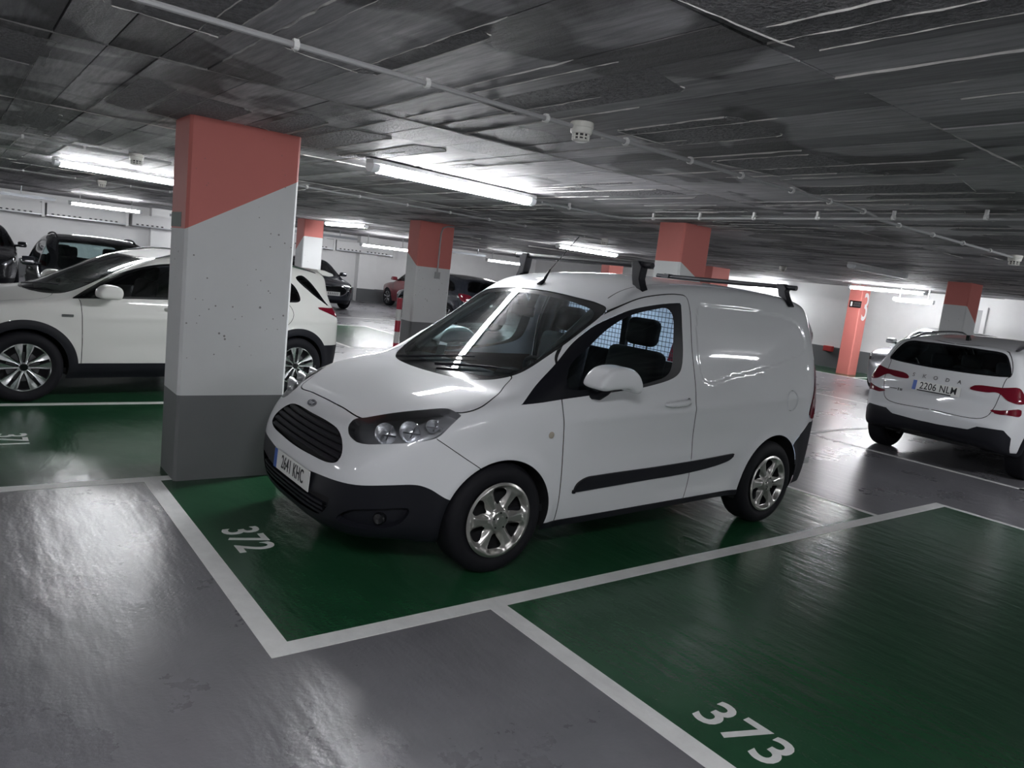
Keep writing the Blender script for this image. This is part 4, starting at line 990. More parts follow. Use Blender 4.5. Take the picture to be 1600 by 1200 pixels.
    ws = skin_part(sk, 'windscreen', 'windscreen', M['ws_glass'], car, off=-.003)
    skin_part(sk, 'cowl', 'windscreen_surround', M['gloss_black'], car, off=-.004)
    bp = skin_part(sk, 'bumper', 'front_bumper', M['plastic'], car)
    gr = skin_part(sk, 'grille', 'grille', M['liner'], car, off=-.03)
    V, Nn, F = sk.take('grille'); W_, G = skirt(V, Nn, F, .03); new_obj('grille_rim', W_, G[len(F):], M['gloss_black'], gr)
    gh = VP['grille']
    for zc in (.575, .607, .639, .671, .703):
        ys = [q for q in np.linspace(-.49, .49, 60) if sdpoly(np.array([q]), np.array([zc]), gh)[0] < -.004]
        Vs = []; Fs = []
        for yv in ys:
            for dz, dx in ((-.012, .004), (.0, -.004), (.011, .008), (.004, .028), (-.012, .024)):
                Vs.append((surf_x(van_f, yv, zc+dz) + dx + .004, yv, zc + dz))
        for i in range(len(ys)-1):
            for j in range(5): Fs.append((5*i+j, 5*i+5+j, 5*i+5+(j+1) % 5, 5*i+(j+1) % 5))
        new_obj('grille_slat', Vs, Fs, M['plastic'], gr, smooth=False)
    lg = skin_part(sk, 'low_grille', 'intake', M['liner'], bp, off=-.03)
    for zc in (.292, .318, .344):
        ys = np.linspace(-.44, .44, 40); Vs = []; Fs = []
        for yv in ys:
            for dz, dx in ((-.007, .0), (.007, .0), (.006, .025), (-.006, .025)): Vs.append((surf_x(van_f, yv, zc+dz) + dx + .003, yv, zc+dz))
        for i in range(len(ys)-1):
            for j in range(4): Fs.append((4*i+j, 4*i+4+j, 4*i+4+(j+1) % 4, 4*i+(j+1) % 4))
        new_obj('intake_slat', Vs, Fs, M['plastic'], bp)
    for sg in (-1, 1):
        wh = lambda c: c[:, 1]*sg > 0
        skin_part(sk, 'fog', 'fog_pocket', M['plastic'], bp, off=-.035, where=wh)
        V, Nn, F = sk.take('fog'); F = F[wh(V[F].mean(1))]; u, inv = np.unique(F, return_inverse=True); V = V[u]; Nn = Nn[u]; F = inv.reshape(-1, 3)
        W_, G = skirt(V, Nn, F, .035); new_obj('fog_pocket_rim', W_, G[len(F):], M['plastic'], bp)
        skin_part(sk, 'rear_lamp', 'tail_lamp', M['red_lens'], car, off=.008, where=wh)
        skin_part(sk, 'rear_glass', 'rear_window', M['glass'], car, off=-.004, where=wh)
        yv = sg*.722; xx = surf_x(van_f, yv, .335); mb = MB(); mb.lathe([(0, .0), (.026, -.002), (.032, .004), (.034, .03)], (0, 0, 0), axis=1, seg=18)
        o = mb.build('fog_lamp', M['gloss_black'], bp, smooth=True); o.location = (xx+.012, yv*.985, .335); o.rotation_euler = (0, 0, math.radians(-50 if sg < 0 else -130))
    skin_part(sk, 'rear_bumper', 'rear_bumper', M['plastic'], car, off=.004)
    skin_part(sk, 'seam', 'panel_gap', M['seam'], car, off=-.007)
    # badge, plate
    yb = .085; zb_ = .770; q = np.array((surf_x(van_f, yb, zb_), yb, zb_)); n = surf_n(van_f, q); r = np.array((0, -1., 0)); r -= n*r.dot(n); r /= np.linalg.norm(r); u = np.cross(n, r)
    def oval(a, b, d, seg=28): return [q + n*d + r*a*math.cos(2*math.pi*k/seg) + u*b*math.sin(2*math.pi*k/seg) for k in range(seg)]
    V = oval(.056, .0235, -.01) + oval(.056, .0235, .004) + oval(.052, .020, .006); s_ = 28
    F = [(l*s_+k, l*s_+(k+1) % s_, (l+1)*s_+(k+1) % s_, (l+1)*s_+k) for l in (0, 1) for k in range(s_)] + [tuple(range(56, 84))]
    bd = new_obj('badge', V, F, M['lamp_bezel'], car, smooth=False)
    V = oval(.049, .0175, .0066); new_obj('badge_field', V, [tuple(range(28))], M['badge_blue'], bd)
    place_text('badge_script', 'Ford', .036, M['chrome'], bd, q + n*.0072, r, u, ext=.0003, shear=.3)
    zp = .432; yp = -.065; xp = surf_x(van_f, yp, zp); n = np.array((-1, 0, .06))
    xl = min(surf_x(van_f, yp+s*.2, zp) for s in (-1, 0, 1)) - .004
    plate_part(car, '2641 KHC', (xl, yp, zp), (0, -1, 0), (.05, 0, 1))
    # wipers
    for (a, b) in (((.80, .36, 1.012), (.985, -.27, 1.088)), ((.83, -.08, 1.02), (1.02, -.60, 1.095))):
        pts = []
        for t in np.linspace(0, 1, 8):
            y = a[1] + (b[1]-a[1])*t; x = a[0] + (b[0]-a[0])*t
            zs = np.linspace(.9, 1.5, 300); qv = van_f(np.stack([np.full(300, x), np.full(300, y), zs], 1)); pts.append((x, y, zs[np.argmax(qv > 0)] + .014))
        mb = MB(); mb.tube(pts, [.010, .009, .009, .008, .007, .006, .005, .004], 6); mb.build('wiper', M['plastic'], car, smooth=True)
    # aerial
    mb = MB(); mb.tube([(1.69, .065, 1.575), (1.72, .065, 1.61), (1.765, .065, 1.69)], [.026, .012, .006], 8); ae = mb.build('aerial', M['plastic'], car, smooth=True)
    mb = MB(); mb.tube([(1.765, .065, 1.69), (1.993, .065, 1.942)], .0028, 6); mb.build('aerial_rod', M['plastic'], ae, smooth=True)
    # interior
    mb = MB(); mb.prism([(.78,.62),(.90,.94),(1.0,.985),(1.20,1.005),(1.34,.985),(1.40,.93),(1.42,.80),(1.36,.62)], 1, -.76, .76); mb.build('dashboard', M['dash'], car, smooth=True, bevel=.012)
    mb = MB(); mb.prism([(1.16,1.0),(1.22,1.05),(1.34,1.05),(1.38,.98)], 1, -.56, -.20); mb.build('instrument_hood', M['interior'], car, smooth=True, bevel=.02)
    c = Vector((1.47, -.38, .985)); ax = Vector((-.80, 0, -.6)).normalized(); a = Vector((0, 1, 0)); b = ax.cross(a)
    mb = MB(); mb.tube([c + (a*math.cos(t) + b*math.sin(t))*.185 for t in np.linspace(0, 2*math.pi, 33)], .016, 8, cap=False); stw = mb.build('steering_wheel', M['interior'], car, smooth=True)
    mb = MB(); mb.tube([c + a*.18, c, c - a*.18], [.018, .03, .018], 6); mb.tube([c, c + b*.17], [.03, .018], 6); mb.tube([c - ax*.01, c + ax*.16], [.05, .04], 12); mb.build('steering_spokes', M['interior'], stw, smooth=True)
    for sy in (-.38, .38):
        st = rbox('seat', M['fabric'], car, (1.92, sy, .56), (.52, .50, .16), .05)
        rbox('seat_back', M['fabric'], st, (.30, 0, .36), (.14, .48, .62), .055, (0, .16, 0))
        rbox('headrest', M['fabric'], st, (.375, 0, .78), (.12, .26, .19), .05, (0, .14, 0))
        for py in (-.06, .06):
            mb = MB(); mb.tube([(.36, py, .60), (.37, py, .74)], .006, 6); mb.build('headrest_post', M['interior'], st)
    mb = MB(); mb.box((.9, -.80, .30), (2.5, .80, .34)); mb.build('cab_floor', M['interior'], car)
    mb = MB(); mb.box((2.5, -.78, .40), (4.0, .78, .44)); mb.build('load_floor', M['liner_grey'], car)
    mb = MB(); mb.box((2.50, -.74, .44), (2.52, .74, 1.15)); bk = mb.build('bulkhead', M['interior'], car)
    mb = MB(); mb.box((2.495, -.03, 1.15), (2.525, .03, 1.62)); mb.build('bulkhead_post', M['interior'], car)
    mb = MB(); mb.box((3.93, -.70, .44), (3.945, .70, 1.10)); mb.build('rear_door_card', M['cargo_white'], car)
    mb = MB()
    half = lambda z: surf_y(van_f, 2.51, z) - .03
    for z in np.arange(.94, 1.62, .034): h = half(z); mb.tube([(2.51, -h, z), (2.51, h, z)], .0022, 4)
    for y in np.arange(-.78, .79, .034):
        zt = max([z for z in np.arange(.93, 1.66, .01) if half(z) > abs(y)] or [.95]); mb.tube([(2.513, y, .92), (2.513, y, zt)], .0022, 4)
    mb.build('bulkhead_mesh', M['wire'], car)
    # inner cladding: load bay sides and roof lining, door cards
    def inner(name, m, x0, x1, z0, z1, d, sides=(-1, 1), nx=24, nz=14):
        for sg in sides:
            V = []; F = []
            for i in range(nx):
                for k in range(nz):
                    x = x0 + (x1-x0)*i/(nx-1); z = z0 + (z1-z0)*k/(nz-1); V.append((x, sg*(surf_y(van_f, x, z) - d), z))
            for i in range(nx-1):
                for k in range(nz-1): F.append((i*nz+k, (i+1)*nz+k, (i+1)*nz+k+1, i*nz+k+1))
            new_obj(name, V, F, m, car, smooth=True)
    inner('load_bay_panel', M['cargo_white'], 2.54, 3.9, .74, 1.56, .045)
    inner('door_card', M['brown_trim'], 1.25, 2.28, .34, 1.00, .05)
    mb = MB(); pts = [(x, float(np.interp(x, VAN_SIL[:, 0][80:170], VAN_SIL[:, 1][80:170]))) for x in (1.75, 2.0, 2.5)]
    V = []; F = []
    xs = np.linspace(1.72, 2.55, 8); ysn = np.linspace(-.62, .62, 13)
    for x in xs:
        for y in ysn:
            zz = np.linspace(1.85, 1.2, 300); qv = van_f(np.stack([np.full(300, x), np.full(300, y), zz], 1)); V.append((x, y, zz[np.argmax(qv < 0)] - .04))
    for i in range(7):
        for k in range(12): F.append((i*13+k, i*13+k+1, (i+1)*13+k+1, (i+1)*13+k))
    new_obj('headlining', V, F, M['liner_grey'], car, smooth=True)
    for sg in (-1, 1):
        mb = MB(); mb.tube([(1.66, sg*.545, 1.47), (1.40, sg*.60, 1.29), (1.10, sg*.63, 1.06)], .028, 8); mb.build('pillar_trim', M['liner_grey'], car, smooth=True)
        mb = MB(); mb.tube([(2.42, sg*.60, 1.55), (2.42, sg*.70, 1.20), (2.45, sg*.75, .9)], [.04, .05, .06], 8); mb.build('door_pillar', M['interior'], car, smooth=True)
    # card behind the windscreen, rear-view mirror
    e = .001
    V = [(.99, .19, 1.085), (1.0, .10, 1.09), (1.115, .29, 1.165), (1.12, .21, 1.17)]
    new_obj('parking_ticket', [(.995, .20, 1.06), (.995, .11, 1.06), (1.02, .20, 1.145), (1.02, .11, 1.145), (.997, .20, 1.06), (.997, .11, 1.06), (1.022, .20, 1.145), (1.022, .11, 1.145)], [(0,1,3,2),(4,6,7,5),(0,2,6,4),(1,5,7,3),(2,3,7,6),(0,4,5,1)], M['paper'], car)
    rbox('inner_mirror', M['interior'], car, (1.52, .0, 1.40), (.03, .24, .07), .014, (0, .2, 0))
    mb = MB(); mb.box((2.95, -.25, 1.585), (3.25, .25, 1.60)); lb = mb.build('load_bay_fill_light', M['bay_fill'], car)  # unseen light source, added to brighten the load bay behind the mesh
    # roof bars: each a thing of its own resting on the roof
    return car
def roof_bar(van_loc, x, label, za):
    ox, oy, oz = van_loc
    t = thing('roof_bar', label, 'roof bar', (ox + x, oy, oz), 0, 'roof bars on the van')
    mb = MB(); mb.tube([(0, -.70, za), (0, .70, za)], .019, 10); mb.build('crossbar', M['plastic'], t, smooth=True)
    for sg in (-1, 1):
        zr = np.linspace(1.85, 1.3, 300); qv = van_f(np.stack([np.full(300, x), np.full(300, .60), zr], 1)); zr = zr[np.argmax(qv < 0)]
        mb = MB(); mb.prism([(.54, za+.02), (.60, za+.024), (.635, za-.01), (.625, zr+.055), (.64, zr+.02), (.665, zr-.02), (.69, zr-.055), (.675, zr-.06), (.60, zr+.004), (.575, zr+.012), (.56, zr+.06), (.55, za-.02)], 0, -.028, .034)
        mb.V = [(a, sg*b, c) for a, b, c in mb.V]
        mb.build('foot', M['plastic'], t, bevel=.006)
    return t
# ---------------------------------------------------------------- the other cars
def build_car(name, label, cat, sh, loc, rot, paint, sp, res=.028, group=None, clad=False, style='double', glass='dark_glass', plate=None, extras=None, rim=.215):
    car = thing(name, label, cat, loc, rot, group); Lc = sh.sil[:, 0].max(); top = sh.sil[:, 1].max()
    sk = Skin(*nets(sh, (-.1, -1.02, .1), (Lc+.1, 1.02, top+.1), res))
    side = lambda c: (np.abs(c[:, 1]) > .45) & (c[:, 0] > .3) & (c[:, 0] < Lc - .12)
    XZ = lambda k: (lambda P: sdpoly(P[:, 0], P[:, 2], k)); UZ = lambda k: (lambda P: sdpoly(np.abs(P[:, 1]) + P[:, 0], P[:, 2], k))
    RZ = lambda k: (lambda P: sdpoly(np.abs(P[:, 1]) + (Lc - P[:, 0]), P[:, 2], k)); AYZ = lambda k: (lambda P: sdpoly(np.abs(P[:, 1]), P[:, 2], k))
    AYX = lambda k: (lambda P: sdpoly(np.abs(P[:, 1]), P[:, 0], k))
    fine = res < .035
    if fine and 'hood' in sp: 
        sk.region('bonnet', AYX(spl(sp['hood'], 5)), lambda c: (c[:, 2] > .7) & (c[:, 0] < 1.6)); sk.line('seam', AYX(spl(sp['hood'], 5)), .003, lambda c: (c[:, 2] > .7) & (c[:, 0] < 1.6) & (np.abs(c[:, 1]) > .02))
    for d in sp.get('doors', []):
        pd = spl(d, 5); sk.region('door', XZ(pd), side)
        if fine: sk.line('seam', XZ(pd), .003, side)
    if 'gate' in sp:
        g = spl(sp['gate'], 5); wh = lambda c: c[:, 0] > Lc - .75
        sk.region('tailgate', AYZ(g), lambda c: wh(c) & (c[:, 0] > Lc-.42))
        if fine: sk.line('seam', AYZ(g), .0035, lambda c: wh(c) & (c[:, 0] > Lc-.42) & (np.abs(c[:, 1]) > .01))
    sk.region('screen_surround', AYX(spl(sp['ws'], 5)), lambda c: (c[:, 2] > .85) & (c[:, 0] < 2.4))
    sk.region('windscreen', lambda P: AYX(spl(sp['ws'], 5))(P) + .03, lambda c: (c[:, 2] > .88) & (c[:, 0] < 2.4) & ((np.abs(c[:, 1]) > .0)))
    for w in sp['win']:
        pw = spl(w, 5); wh = lambda c: side(c) & (c[:, 2] > .8); sk.region('window_frame', XZ(pw), wh); sk.region('window', lambda P: XZ(pw)(P) + .022, wh)
    rg = spl(sp['rear'], 5); sk.region('rear_surround', AYZ(rg), lambda c: c[:, 0] > Lc-.55); sk.region('rear_glass', lambda P: AYZ(rg)(P) + .02, lambda c: (c[:, 0] > Lc-.55))
    for k in sp.get('flamp', []): sk.region('headlamp', UZ(spl(k, 4)), lambda c: c[:, 0] < 1.)
    for k in sp.get('rlamp', []): sk.region('tail_lamp', RZ(spl(k, 4)), lambda c: c[:, 0] > Lc-.9)
    if 'grille' in sp: sk.region('grille', AYZ(spl(sp['grille'], 4)), lambda c: c[:, 0] < .35)
    if clad:
        for cx, cz in sh.wheels: sk.region('cladding', lambda P: np.hypot(P[:, 0]-cx, P[:, 2]-cz) - sh.arch - .075, lambda c: side(c) | (np.abs(c[:, 1]) > .5))
        sk.region('cladding', lambda P: P[:, 2] - sp.get('cladz', .36), lambda c: (c[:, 0] > .3))
    if 'bump_r' in sp: sk.region('bumper_trim', AYZ(np.array(sp['bump_r'])), lambda c: c[:, 0] > Lc-sp.get('bump_rx', .6))
    if 'bump_f' in sp: sk.region('bumper_trim', lambda P: P[:, 2] - sp['bump_f'], lambda c: c[:, 0] < .6)
    for cx, cz in sh.wheels: sk.region('hole', lambda P: np.hypot(P[:, 0]-cx, P[:, 2]-cz) - sh.arch, lambda c: (np.abs(c[:, 1]) > .5) & (np.abs(c[:, 0]-cx) < .6))
    sk.region('hole', lambda P: P[:, 2] - .21, lambda c: (c[:, 0] > .6) & (c[:, 0] < Lc-.7))
    PT = M[paint]; body = skin_part(sk, 'paint', 'body_shell', PT, car)
    V, Nn, F = sk.take('paint'); new_obj('cabin_lining', V - Nn*.03, F[:, ::-1], M['interior'], car, N=-Nn)
    skin_part(sk, 'bonnet', 'bonnet', PT, car); skin_part(sk, 'tailgate', 'tailgate', PT, car)
    skin_part(sk, 'windscreen', 'windscreen', M['ws_glass'], car, off=-.003); skin_part(sk, 'screen_surround', 'screen_surround', M['gloss_black'], car, off=-.002)
    skin_part(sk, 'rear_glass', 'rear_window', M[glass], car, off=-.003); skin_part(sk, 'rear_surround', 'rear_window_surround', M['gloss_black'], car, off=-.001)
    skin_part(sk, 'seam', 'panel_gap', M['seam'], car, off=-.006, ); skin_part(sk, 'grille', 'grille', M['gloss_black'], car, off=-.015)
    for wf in ((lambda c: c[:, 0] < 1.5), (lambda c: c[:, 0] > 1.5)): skin_part(sk, 'bumper_trim', 'bumper_trim', M['plastic'], car, off=.004, where=wf)
    for sg in (-1, 1):
        wh = lambda c: c[:, 1]*sg > 0
        for i, d in enumerate(sp.get('doors', [])):
            x0, x1 = min(q[0] for q in d), max(q[0] for q in d)
            dr = skin_part(sk, 'door', 'door', PT, car, where=lambda c: wh(c) & (c[:, 0] > x0-.01) & (c[:, 0] < x1+.01) & (sdpoly(c[:, 0], c[:, 2], spl(d, 5)) < .01))
        for w in sp['win']:
            x0, x1 = min(q[0] for q in w), max(q[0] for q in w); k = lambda c: wh(c) & (c[:, 0] > x0-.02) & (c[:, 0] < x1+.02)
            skin_part(sk, 'window', 'side_window', M[glass], car, off=-.005, where=k); skin_part(sk, 'window_frame', 'window_frame', M['gloss_black'], car, off=-.001, where=k)
        for k in sp.get('flamp', []):
            hl = skin_part(sk, 'headlamp', 'headlamp', M['lamp_glass'], car, where=wh); skin_part(sk, 'headlamp', 'lamp_reflector', M['reflector'], hl, off=-.035, where=wh)
        for k in sp.get('rlamp', []):
            zz = [q[1] for q in k]; skin_part(sk, 'tail_lamp', 'tail_lamp', M['red_lens'], car, off=.004, where=lambda c: wh(c) & (c[:, 2] > min(zz)-.01) & (c[:, 2] < max(zz)+.01))
        skin_part(sk, 'cladding', 'cladding', M['plastic'], car, off=.008, where=wh)
        # mirror, handles
        mx, mz = sp.get('mirror', (1.42, .99)); my = surf_y(sh, mx, mz)
        a_m = spl([(-.09, -.05), (-.10, .0), (-.06, .055), (.02, .07), (.09, .05), (.11, .0), (.09, -.055), (.0, -.06)], 3)
        def mir(P, smooth=True): return smax(sdpoly(P[:, 0]-mx, P[:, 2]-mz-.04, a_m), np.abs(P[:, 1]*sg - my - .13) - .09, .06)
        q = nets(mir, (mx-.16, sg*(my+.13)-.13, mz-.08), (mx+.17, sg*(my+.13)+.13, mz+.16), .016 if fine else .03)
        mo = new_obj('door_mirror', q[0], q[2], PT, car, N=q[1]); mb = MB(); mb.tube([(mx+.02, sg*(my-.04), mz), (mx+.02, sg*(my+.08), mz+.01)], .025, 8); mb.build('mirror_foot', M['plastic'], mo, smooth=True)
        for i, (hx, hz) in enumerate(sp.get('handles', [])):
            hy = surf_y(sh, hx, hz); mb = MB(); mb.tube([(hx-.10, sg*hy, hz), (hx-.08, sg*(hy+.025), hz+.002), (hx+.07, sg*(hy+.028), hz+.008), (hx+.10, sg*hy, hz+.008)], [.012, .016, .016, .012], 8); mb.build('door_handle', PT, car, smooth=True)
        if sg < 0: w0 = make_wheel(style, sh.wr, rim, .20); ws = [w0]
        for i, (wx, wz) in enumerate(sh.wheels):
            w = w0 if (sg < 0 and i == 0) else copy_part(w0, car)
            put_wheel(w, car, wx, sg*(surf_y(sh, wx, sh.wheels[0][1]+sh.arch+.02) - .022), sh.wr, right=sg > 0)
            arch_liner(car, sh, wx, wz, sh.arch, sg)
    # simple dark cabin: dashboard and seats
    x_w = sp['ws'][0][1]; mb = MB(); mb.prism([(x_w+.02, .6), (x_w+.10, .90), (x_w+.35, .93), (x_w+.42, .6)], 1, -.68, .68); mb.build('dashboard', M['interior'], car, bevel=.02)
    for (sx, sy) in ((2.15, -.37), (2.15, .37), (3.05, -.37), (3.05, .37)):
        st = rbox('seat', M['fabric'], car, (sx-.15, sy, .48), (.5, .48, .16), .05); rbox('seat_back', M['fabric'], st, (.26, 0, .34), (.13, .46, .58), .05, (0, .2, 0)); rbox('headrest', M['fabric'], st, (.36, 0, .70), (.10, .25, .17), .045, (0, .15, 0))
    mb = MB(); mb.box((.9, -.75, .25), (Lc-.5, .75, .29)); mb.build('cabin_floor', M['interior'], car)
    if plate: plate_part(car, *plate)
    if extras: extras(car, sk)
    return car
def rail(car, sh, y, x0, x1, m, r=.014, up=.035):
    """a roof rail on each side"""
    for sg in (-1, 1):
        pts = []
        for t in np.linspace(0, 1, 12):
            x = x0 + (x1-x0)*t; zz = np.linspace(1.9, 1.0, 400); q = sh(np.stack([np.full(400, x), np.full(400, y), zz], 1)); z = zz[np.argmax(q < 0)]
            pts.append((x, sg*y, z - .01 + up*min(1, 6*t, 6*(1-t))))
        mb = MB(); mb.tube(pts, r, 8); mb.build('roof_rail', m, car, smooth=True)
KIA_S = dict(
    ws=[(0,1.04),(.3,1.06),(.52,1.12),(.66,1.24),(.66,1.60),(.62,1.90),(.57,2.0),(.3,1.97),(0,1.955),(-.3,1.97),(-.57,2.0),(-.5,1.1)],
    hood=[(0,.12),(.3,.14),(.55,.24),(.70,.45),(.76,.75),(.775,1.0),(.70,1.10),(.55,1.16),(.3,1.06),(0,1.03),(-.3,1.05),(-.3,.14)],
    win=[[(1.245,.955,1),(1.42,1.06),(1.62,1.175),(1.85,1.275),(2.1,1.335),(2.6,1.365),(3.1,1.35),(3.38,1.30),(3.52,1.21),(3.56,1.06),(3.40,1.035),(2.9,1.015),(2.1,.992),(1.6,.975)],
         [(3.55,1.31),(3.64,1.342),(3.72,1.29),(3.80,1.20),(3.90,1.07),(3.96,1.01),(3.84,1.075),(3.70,1.17)]],
    doors=[[(1.335,.30,1),(1.335,.6),(1.315,.93),(1.30,.98),(2.30,1.0),(2.34,.85),(2.34,.30,1)], [(2.35,.30,1),(2.35,.85),(2.31,1.0),(3.38,1.03),(3.46,.9),(3.33,.72),(3.14,.5),(3.08,.30,1)]],
    rear=[(0,1.08),(.5,1.09),(.60,1.13),(.55,1.30),(.48,1.34),(0,1.35),(-.4,1.34),(-.4,1.08)],
    gate=[(0,.62),(.45,.63),(.58,.68),(.60,.9),(.64,1.0),(.60,1.36),(0,1.40),(-.4,1.4),(-.4,.62)],
    flamp=[[(.62,.66),(.8,.72),(1.1,.79),(1.30,.80),(1.24,.74),(1.0,.67),(.75,.62)]],
    rlamp=[[(.72,.80),(.86,.865),(1.02,.90),(1.31,.992),(1.1,.995),(.7,.985),(.55,.90)]],
    bump_r=[(-1.2,.0),(-1.2,.53),(1.2,.56),(1.2,0)], bump_rx=.36, cladz=.355, mirror=(1.52, 1.0), handles=[(2.16,.90),(3.2,.92)], bump_f=.34)
def kia_extra(car, sk):
    rail(car, KIA, .60, 2.05, 3.85, M['chrome'])
    q = (1.21, -surf_y(KIA, 1.21, .80), .80); mb = MB(); mb.box((-.05, -.006, -.012), (.05, .004, .012), .004); o = mb.build('wing_badge', M['chrome'], car); o.location = q
    mb = MB(); mb.tube([(1.08, .25, .99), (1.16, -.1, 1.03), (1.24, -.45, 1.05)], .009, 6); mb.build('wiper', M['plastic'], car)
    sp_ = spl([(3.92,1.425),(4.14,1.385),(4.15,1.36),(4.0,1.36)], 2); mb = MB(); mb.prism([tuple(q) for q in sp_], 1, -.52, .52); mb.build('spoiler', M['warm_white_paint'], car, bevel=.01)
    for hx in (1.75, 2.9):
        pass
SKO_S = dict(
    ws=[(0,1.06),(.3,1.08),(.52,1.14),(.66,1.28),(.64,1.6),(.60,1.85),(.55,1.93),(.3,1.91),(0,1.9),(-.3,1.91),(-.5,1.15)],
    hood=[(0,.1),(.3,.12),(.55,.22),(.70,.45),(.76,.8),(.72,1.05),(.55,1.14),(.3,1.07),(0,1.05),(-.3,1.06),(-.3,.12)],
    win=[[(1.26,1.03,1),(1.6,1.25),(1.95,1.39),(2.4,1.435),(3.0,1.42),(3.4,1.36),(3.60,1.24),(3.66,1.10),(3.2,1.06),(2.2,1.03)]],
    doors=[[(1.33,.30,1),(1.33,.7),(1.30,1.03),(2.28,1.03),(2.32,.8),(2.32,.30,1)], [(2.33,.30,1),(2.33,.8),(2.29,1.03),(3.35,1.07),(3.42,.92),(3.28,.7),(3.05,.45),(3.02,.30,1)]],
    rear=[(-.4,1.12),(0,1.115),(.35,1.12),(.60,1.135),(.655,1.15),(.60,1.30),(.53,1.38),(.3,1.40),(0,1.405),(-.4,1.40)],
    gate=[(-.4,.65),(0,.65),(.48,.65),(.56,.69),(.60,.78),(.625,.92),(.63,1.12),(.66,1.16),(.55,1.40),(0,1.42),(-.4,1.42)],
    rlamp=[[(.44,.955),(.50,1.0),(.80,1.02),(1.0,1.04),(1.06,.99),(1.10,.90),(1.03,.875),(.86,.89),(.75,.96),(.62,.945)], [(.68,.765),(.80,.78),(1.05,.815),(1.06,.75),(.88,.74),(.75,.735)]],
    flamp=[[(.7,.72),(1.0,.80),(1.3,.82),(1.25,.76),(.95,.70)]],
    bump_r=[(-.2,.05),(-.2,.505),(.1,.50),(.42,.515),(.50,.565),(.74,.575),(.80,.50),(.80,.05)], bump_rx=.35, cladz=.33, mirror=(1.48, 1.08), handles=[(2.15,.93),(3.15,.95)])
def sko_extra(car, sk):
    rail(car, SKO, .57, 2.0, 3.75, M['chrome'], .015, .04)
    mb = MB(); mb.prism([(3.42,1.45),(3.50,1.455),(3.58,1.535),(3.61,1.53),(3.60,1.44)], 1, -.018, .018); mb.build('roof_fin', M['gloss_black'], car, bevel=.006)
    def on(y, z): return (surf_x_back(SKO, y, z), y, z)
    for ch, y in zip('SKODA', (-.29, -.165, -.04, .09, .215)):
        place_text('tailgate_letter', ch, .062, M['lamp_bezel'], car, (on(y, 1.005)[0]+.003, y, 1.005), (0, 1, 0), (-.3, 0, 1), ext=.002, offset=.001)
    for y0, y1, z0, z1 in ((-.535, -.44, .803, .815), (-.43, -.415, .79, .825), (-.405, -.375, .793, .82)):
        xs = [on(y0, .80)[0], on(y1, .80)[0]]; V = [(xs[i]+d, y, z) for i, y in ((0, y0), (1, y1)) for z in (z0, z1) for d in (-.004, .004)]
        new_obj('model_mark', V, [(0,1,3,2),(4,6,7,5),(0,4,5,1),(2,3,7,6),(0,2,6,4),(1,5,7,3)], M['lamp_bezel'], car)
    mb = MB(); mb.box((on(0, .845)[0]+.004, -.20, .838), (on(0, .845)[0]+.02, .17, .850)); mb.build('tailgate_handle', M['ink'], car)
def surf_x_back(f, y, z): 
    xs = np.linspace(5., 2.5, 900); q = f(np.stack([xs, np.full(900, y), np.full(900, z)], 1)); i = int(np.argmax(q < 0)); return xs[i]
HAT_S = dict(
    ws=[(0,1.02),(.3,1.04),(.52,1.12),(.64,1.25),(.62,1.6),(.58,1.9),(.53,1.99),(.3,1.96),(0,1.95),(-.3,1.96),(-.5,1.1)],
    win=[[(1.24,.95,1),(1.6,1.17),(1.95,1.30),(2.5,1.34),(3.1,1.31),(3.45,1.2),(3.58,1.03),(3.0,.99),(2.1,.97)]],
    doors=[[(1.30,.30,1),(1.28,.93),(2.28,.97),(2.30,.30,1)], [(2.31,.30,1),(2.29,.97),(3.3,1.0),(3.38,.85),(3.1,.5),(3.0,.30,1)]],
    rear=[(-.4,1.02),(0,1.02),(.55,1.03),(.62,1.06),(.52,1.30),(0,1.33),(-.4,1.33)],
    flamp=[[(.58,.60),(.75,.69),(1.05,.76),(1.25,.765),(1.15,.69),(.9,.61)]], rlamp=[[(.60,.74),(.62,.90),(.9,.97),(1.15,.95),(1.0,.80)]],
    grille=[(-.3,.42),(0,.42),(.36,.44),(.50,.56),(.42,.68),(0,.69),(-.3,.69)], mirror=(1.48, .98), handles=[(2.12,.87),(3.1,.89)], bump_f=.30)
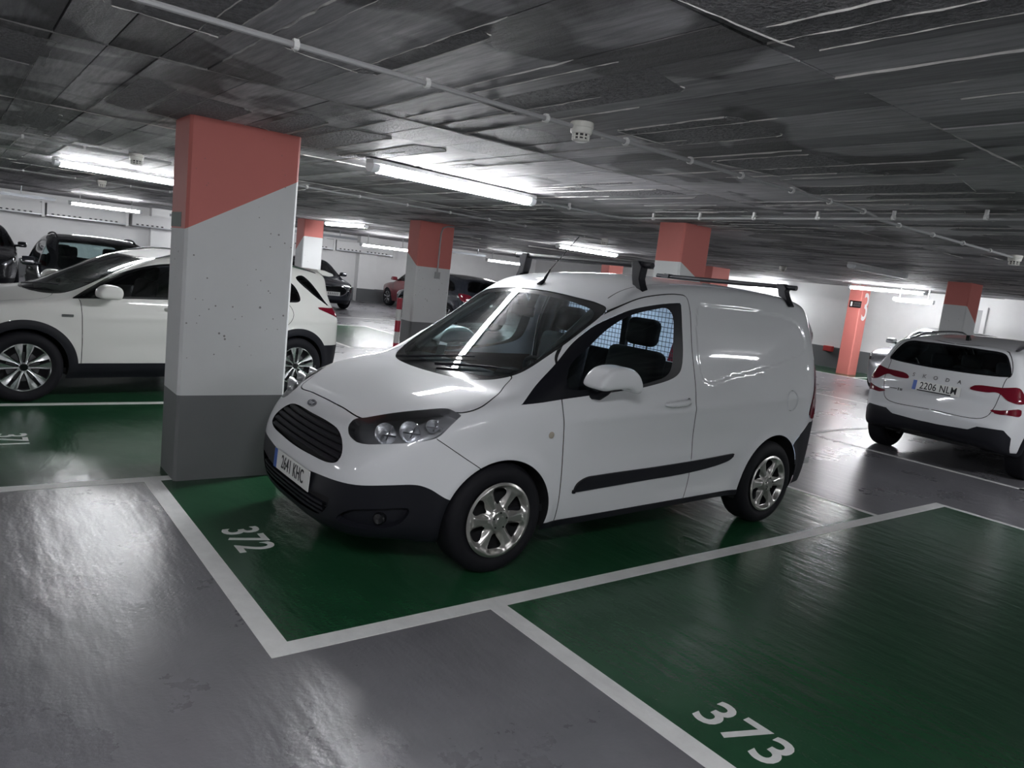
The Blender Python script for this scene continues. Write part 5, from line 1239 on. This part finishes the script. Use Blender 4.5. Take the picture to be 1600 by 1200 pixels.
# ---------------------------------------------------------------- vehicles in place
VAN_AT = (.4016, 1.1159, 0)
build_van(VAN_AT)
roof_bar(VAN_AT, 1.95, 'front roof bar on the van, above the driver door', 1.78)
roof_bar(VAN_AT, 3.55, 'rear roof bar on the van, above the load bay end', 1.768)
build_car('crossover_car', 'white crossover with black cladding parked behind the near column', 'car', KIA, (-1.588, 5.745, 0), .1333, 'warm_white_paint', KIA_S, .026, clad=True, extras=kia_extra)
build_car('crossover_car', 'white crossover seen from behind at the right edge with plate 2206 NLM', 'car', SKO, (12.04, .92, 0), math.pi, 'white_paint', SKO_S, .024, clad=True, style='single', glass='glass',
          plate=('2206 NLM', (surf_x_back(SKO, 0, .90)+.012, 0, .895), (0, 1, 0), (-.12, 0, 1), .52, .11, 'number_plate', .80, .112), extras=sko_extra)
def saloon_extra(car, sk):
    g = spl([(0,.42),(.36,.44),(.50,.56),(.42,.68),(0,.69)], 4, False)
    for sg in (-1, 1):
        mb = MB(); mb.tube([(surf_x(HATCH, sg*q[0], q[1]) - .004, sg*q[0], q[1]) for q in g], .010, 6); mb.build('grille_chrome_frame', M['chrome'], car, smooth=True)
build_car('hatchback_car', 'black car with roof rails parked beyond the white crossover bonnet', 'car', HATCH, (.78, 8.85, 0), math.radians(90), 'black_paint', HAT_S, .04, style='single', glass='glass', extras=lambda c, s: rail(c, HATCH, .56, 2.1, 3.6, M['plastic']))
build_car('hatchback_car', 'black car front cut off by the left picture edge', 'car', HATCH, (-.75, 16.6, 0), math.radians(90), 'black_paint', HAT_S, .045, style='single')
build_car('saloon_car', 'black saloon with white plate facing out beside the bright red column head', 'car', HATCH, (7.85, 17.9, 0), math.radians(90), 'blue_black_paint', HAT_S, .045, style='single', plate=(None, (-.012, 0, .48), (0, -1, 0), (0, 0, 1)), extras=saloon_extra)
build_car('hatchback_car', 'dark red hatchback by the back wall left of the second white column', 'car', HATCH, (12.5, 22.5, 0), math.radians(-90), 'red_paint', HAT_S, .045, style='single')
build_car('hatchback_car', 'dark blue hatchback tail out, seen above the van windscreen edge', 'car', HATCH, (10.5, 17.7, 0), math.radians(-90), 'blue_black_paint', HAT_S, .045, style='single')
build_car('hatchback_car', 'silver car facing out, half hidden behind the white crossover at right', 'car', SKO, (14.7, 4.55, 0), 0., 'silver_paint', SKO_S, .035, style='single', glass='glass')
build_car('hatchback_car', 'dark car by the right wall peeping out behind the van tail', 'car', HATCH, (14.9, 9.8, 0), math.radians(0), 'blue_black_paint', HAT_S, .05, style='single')
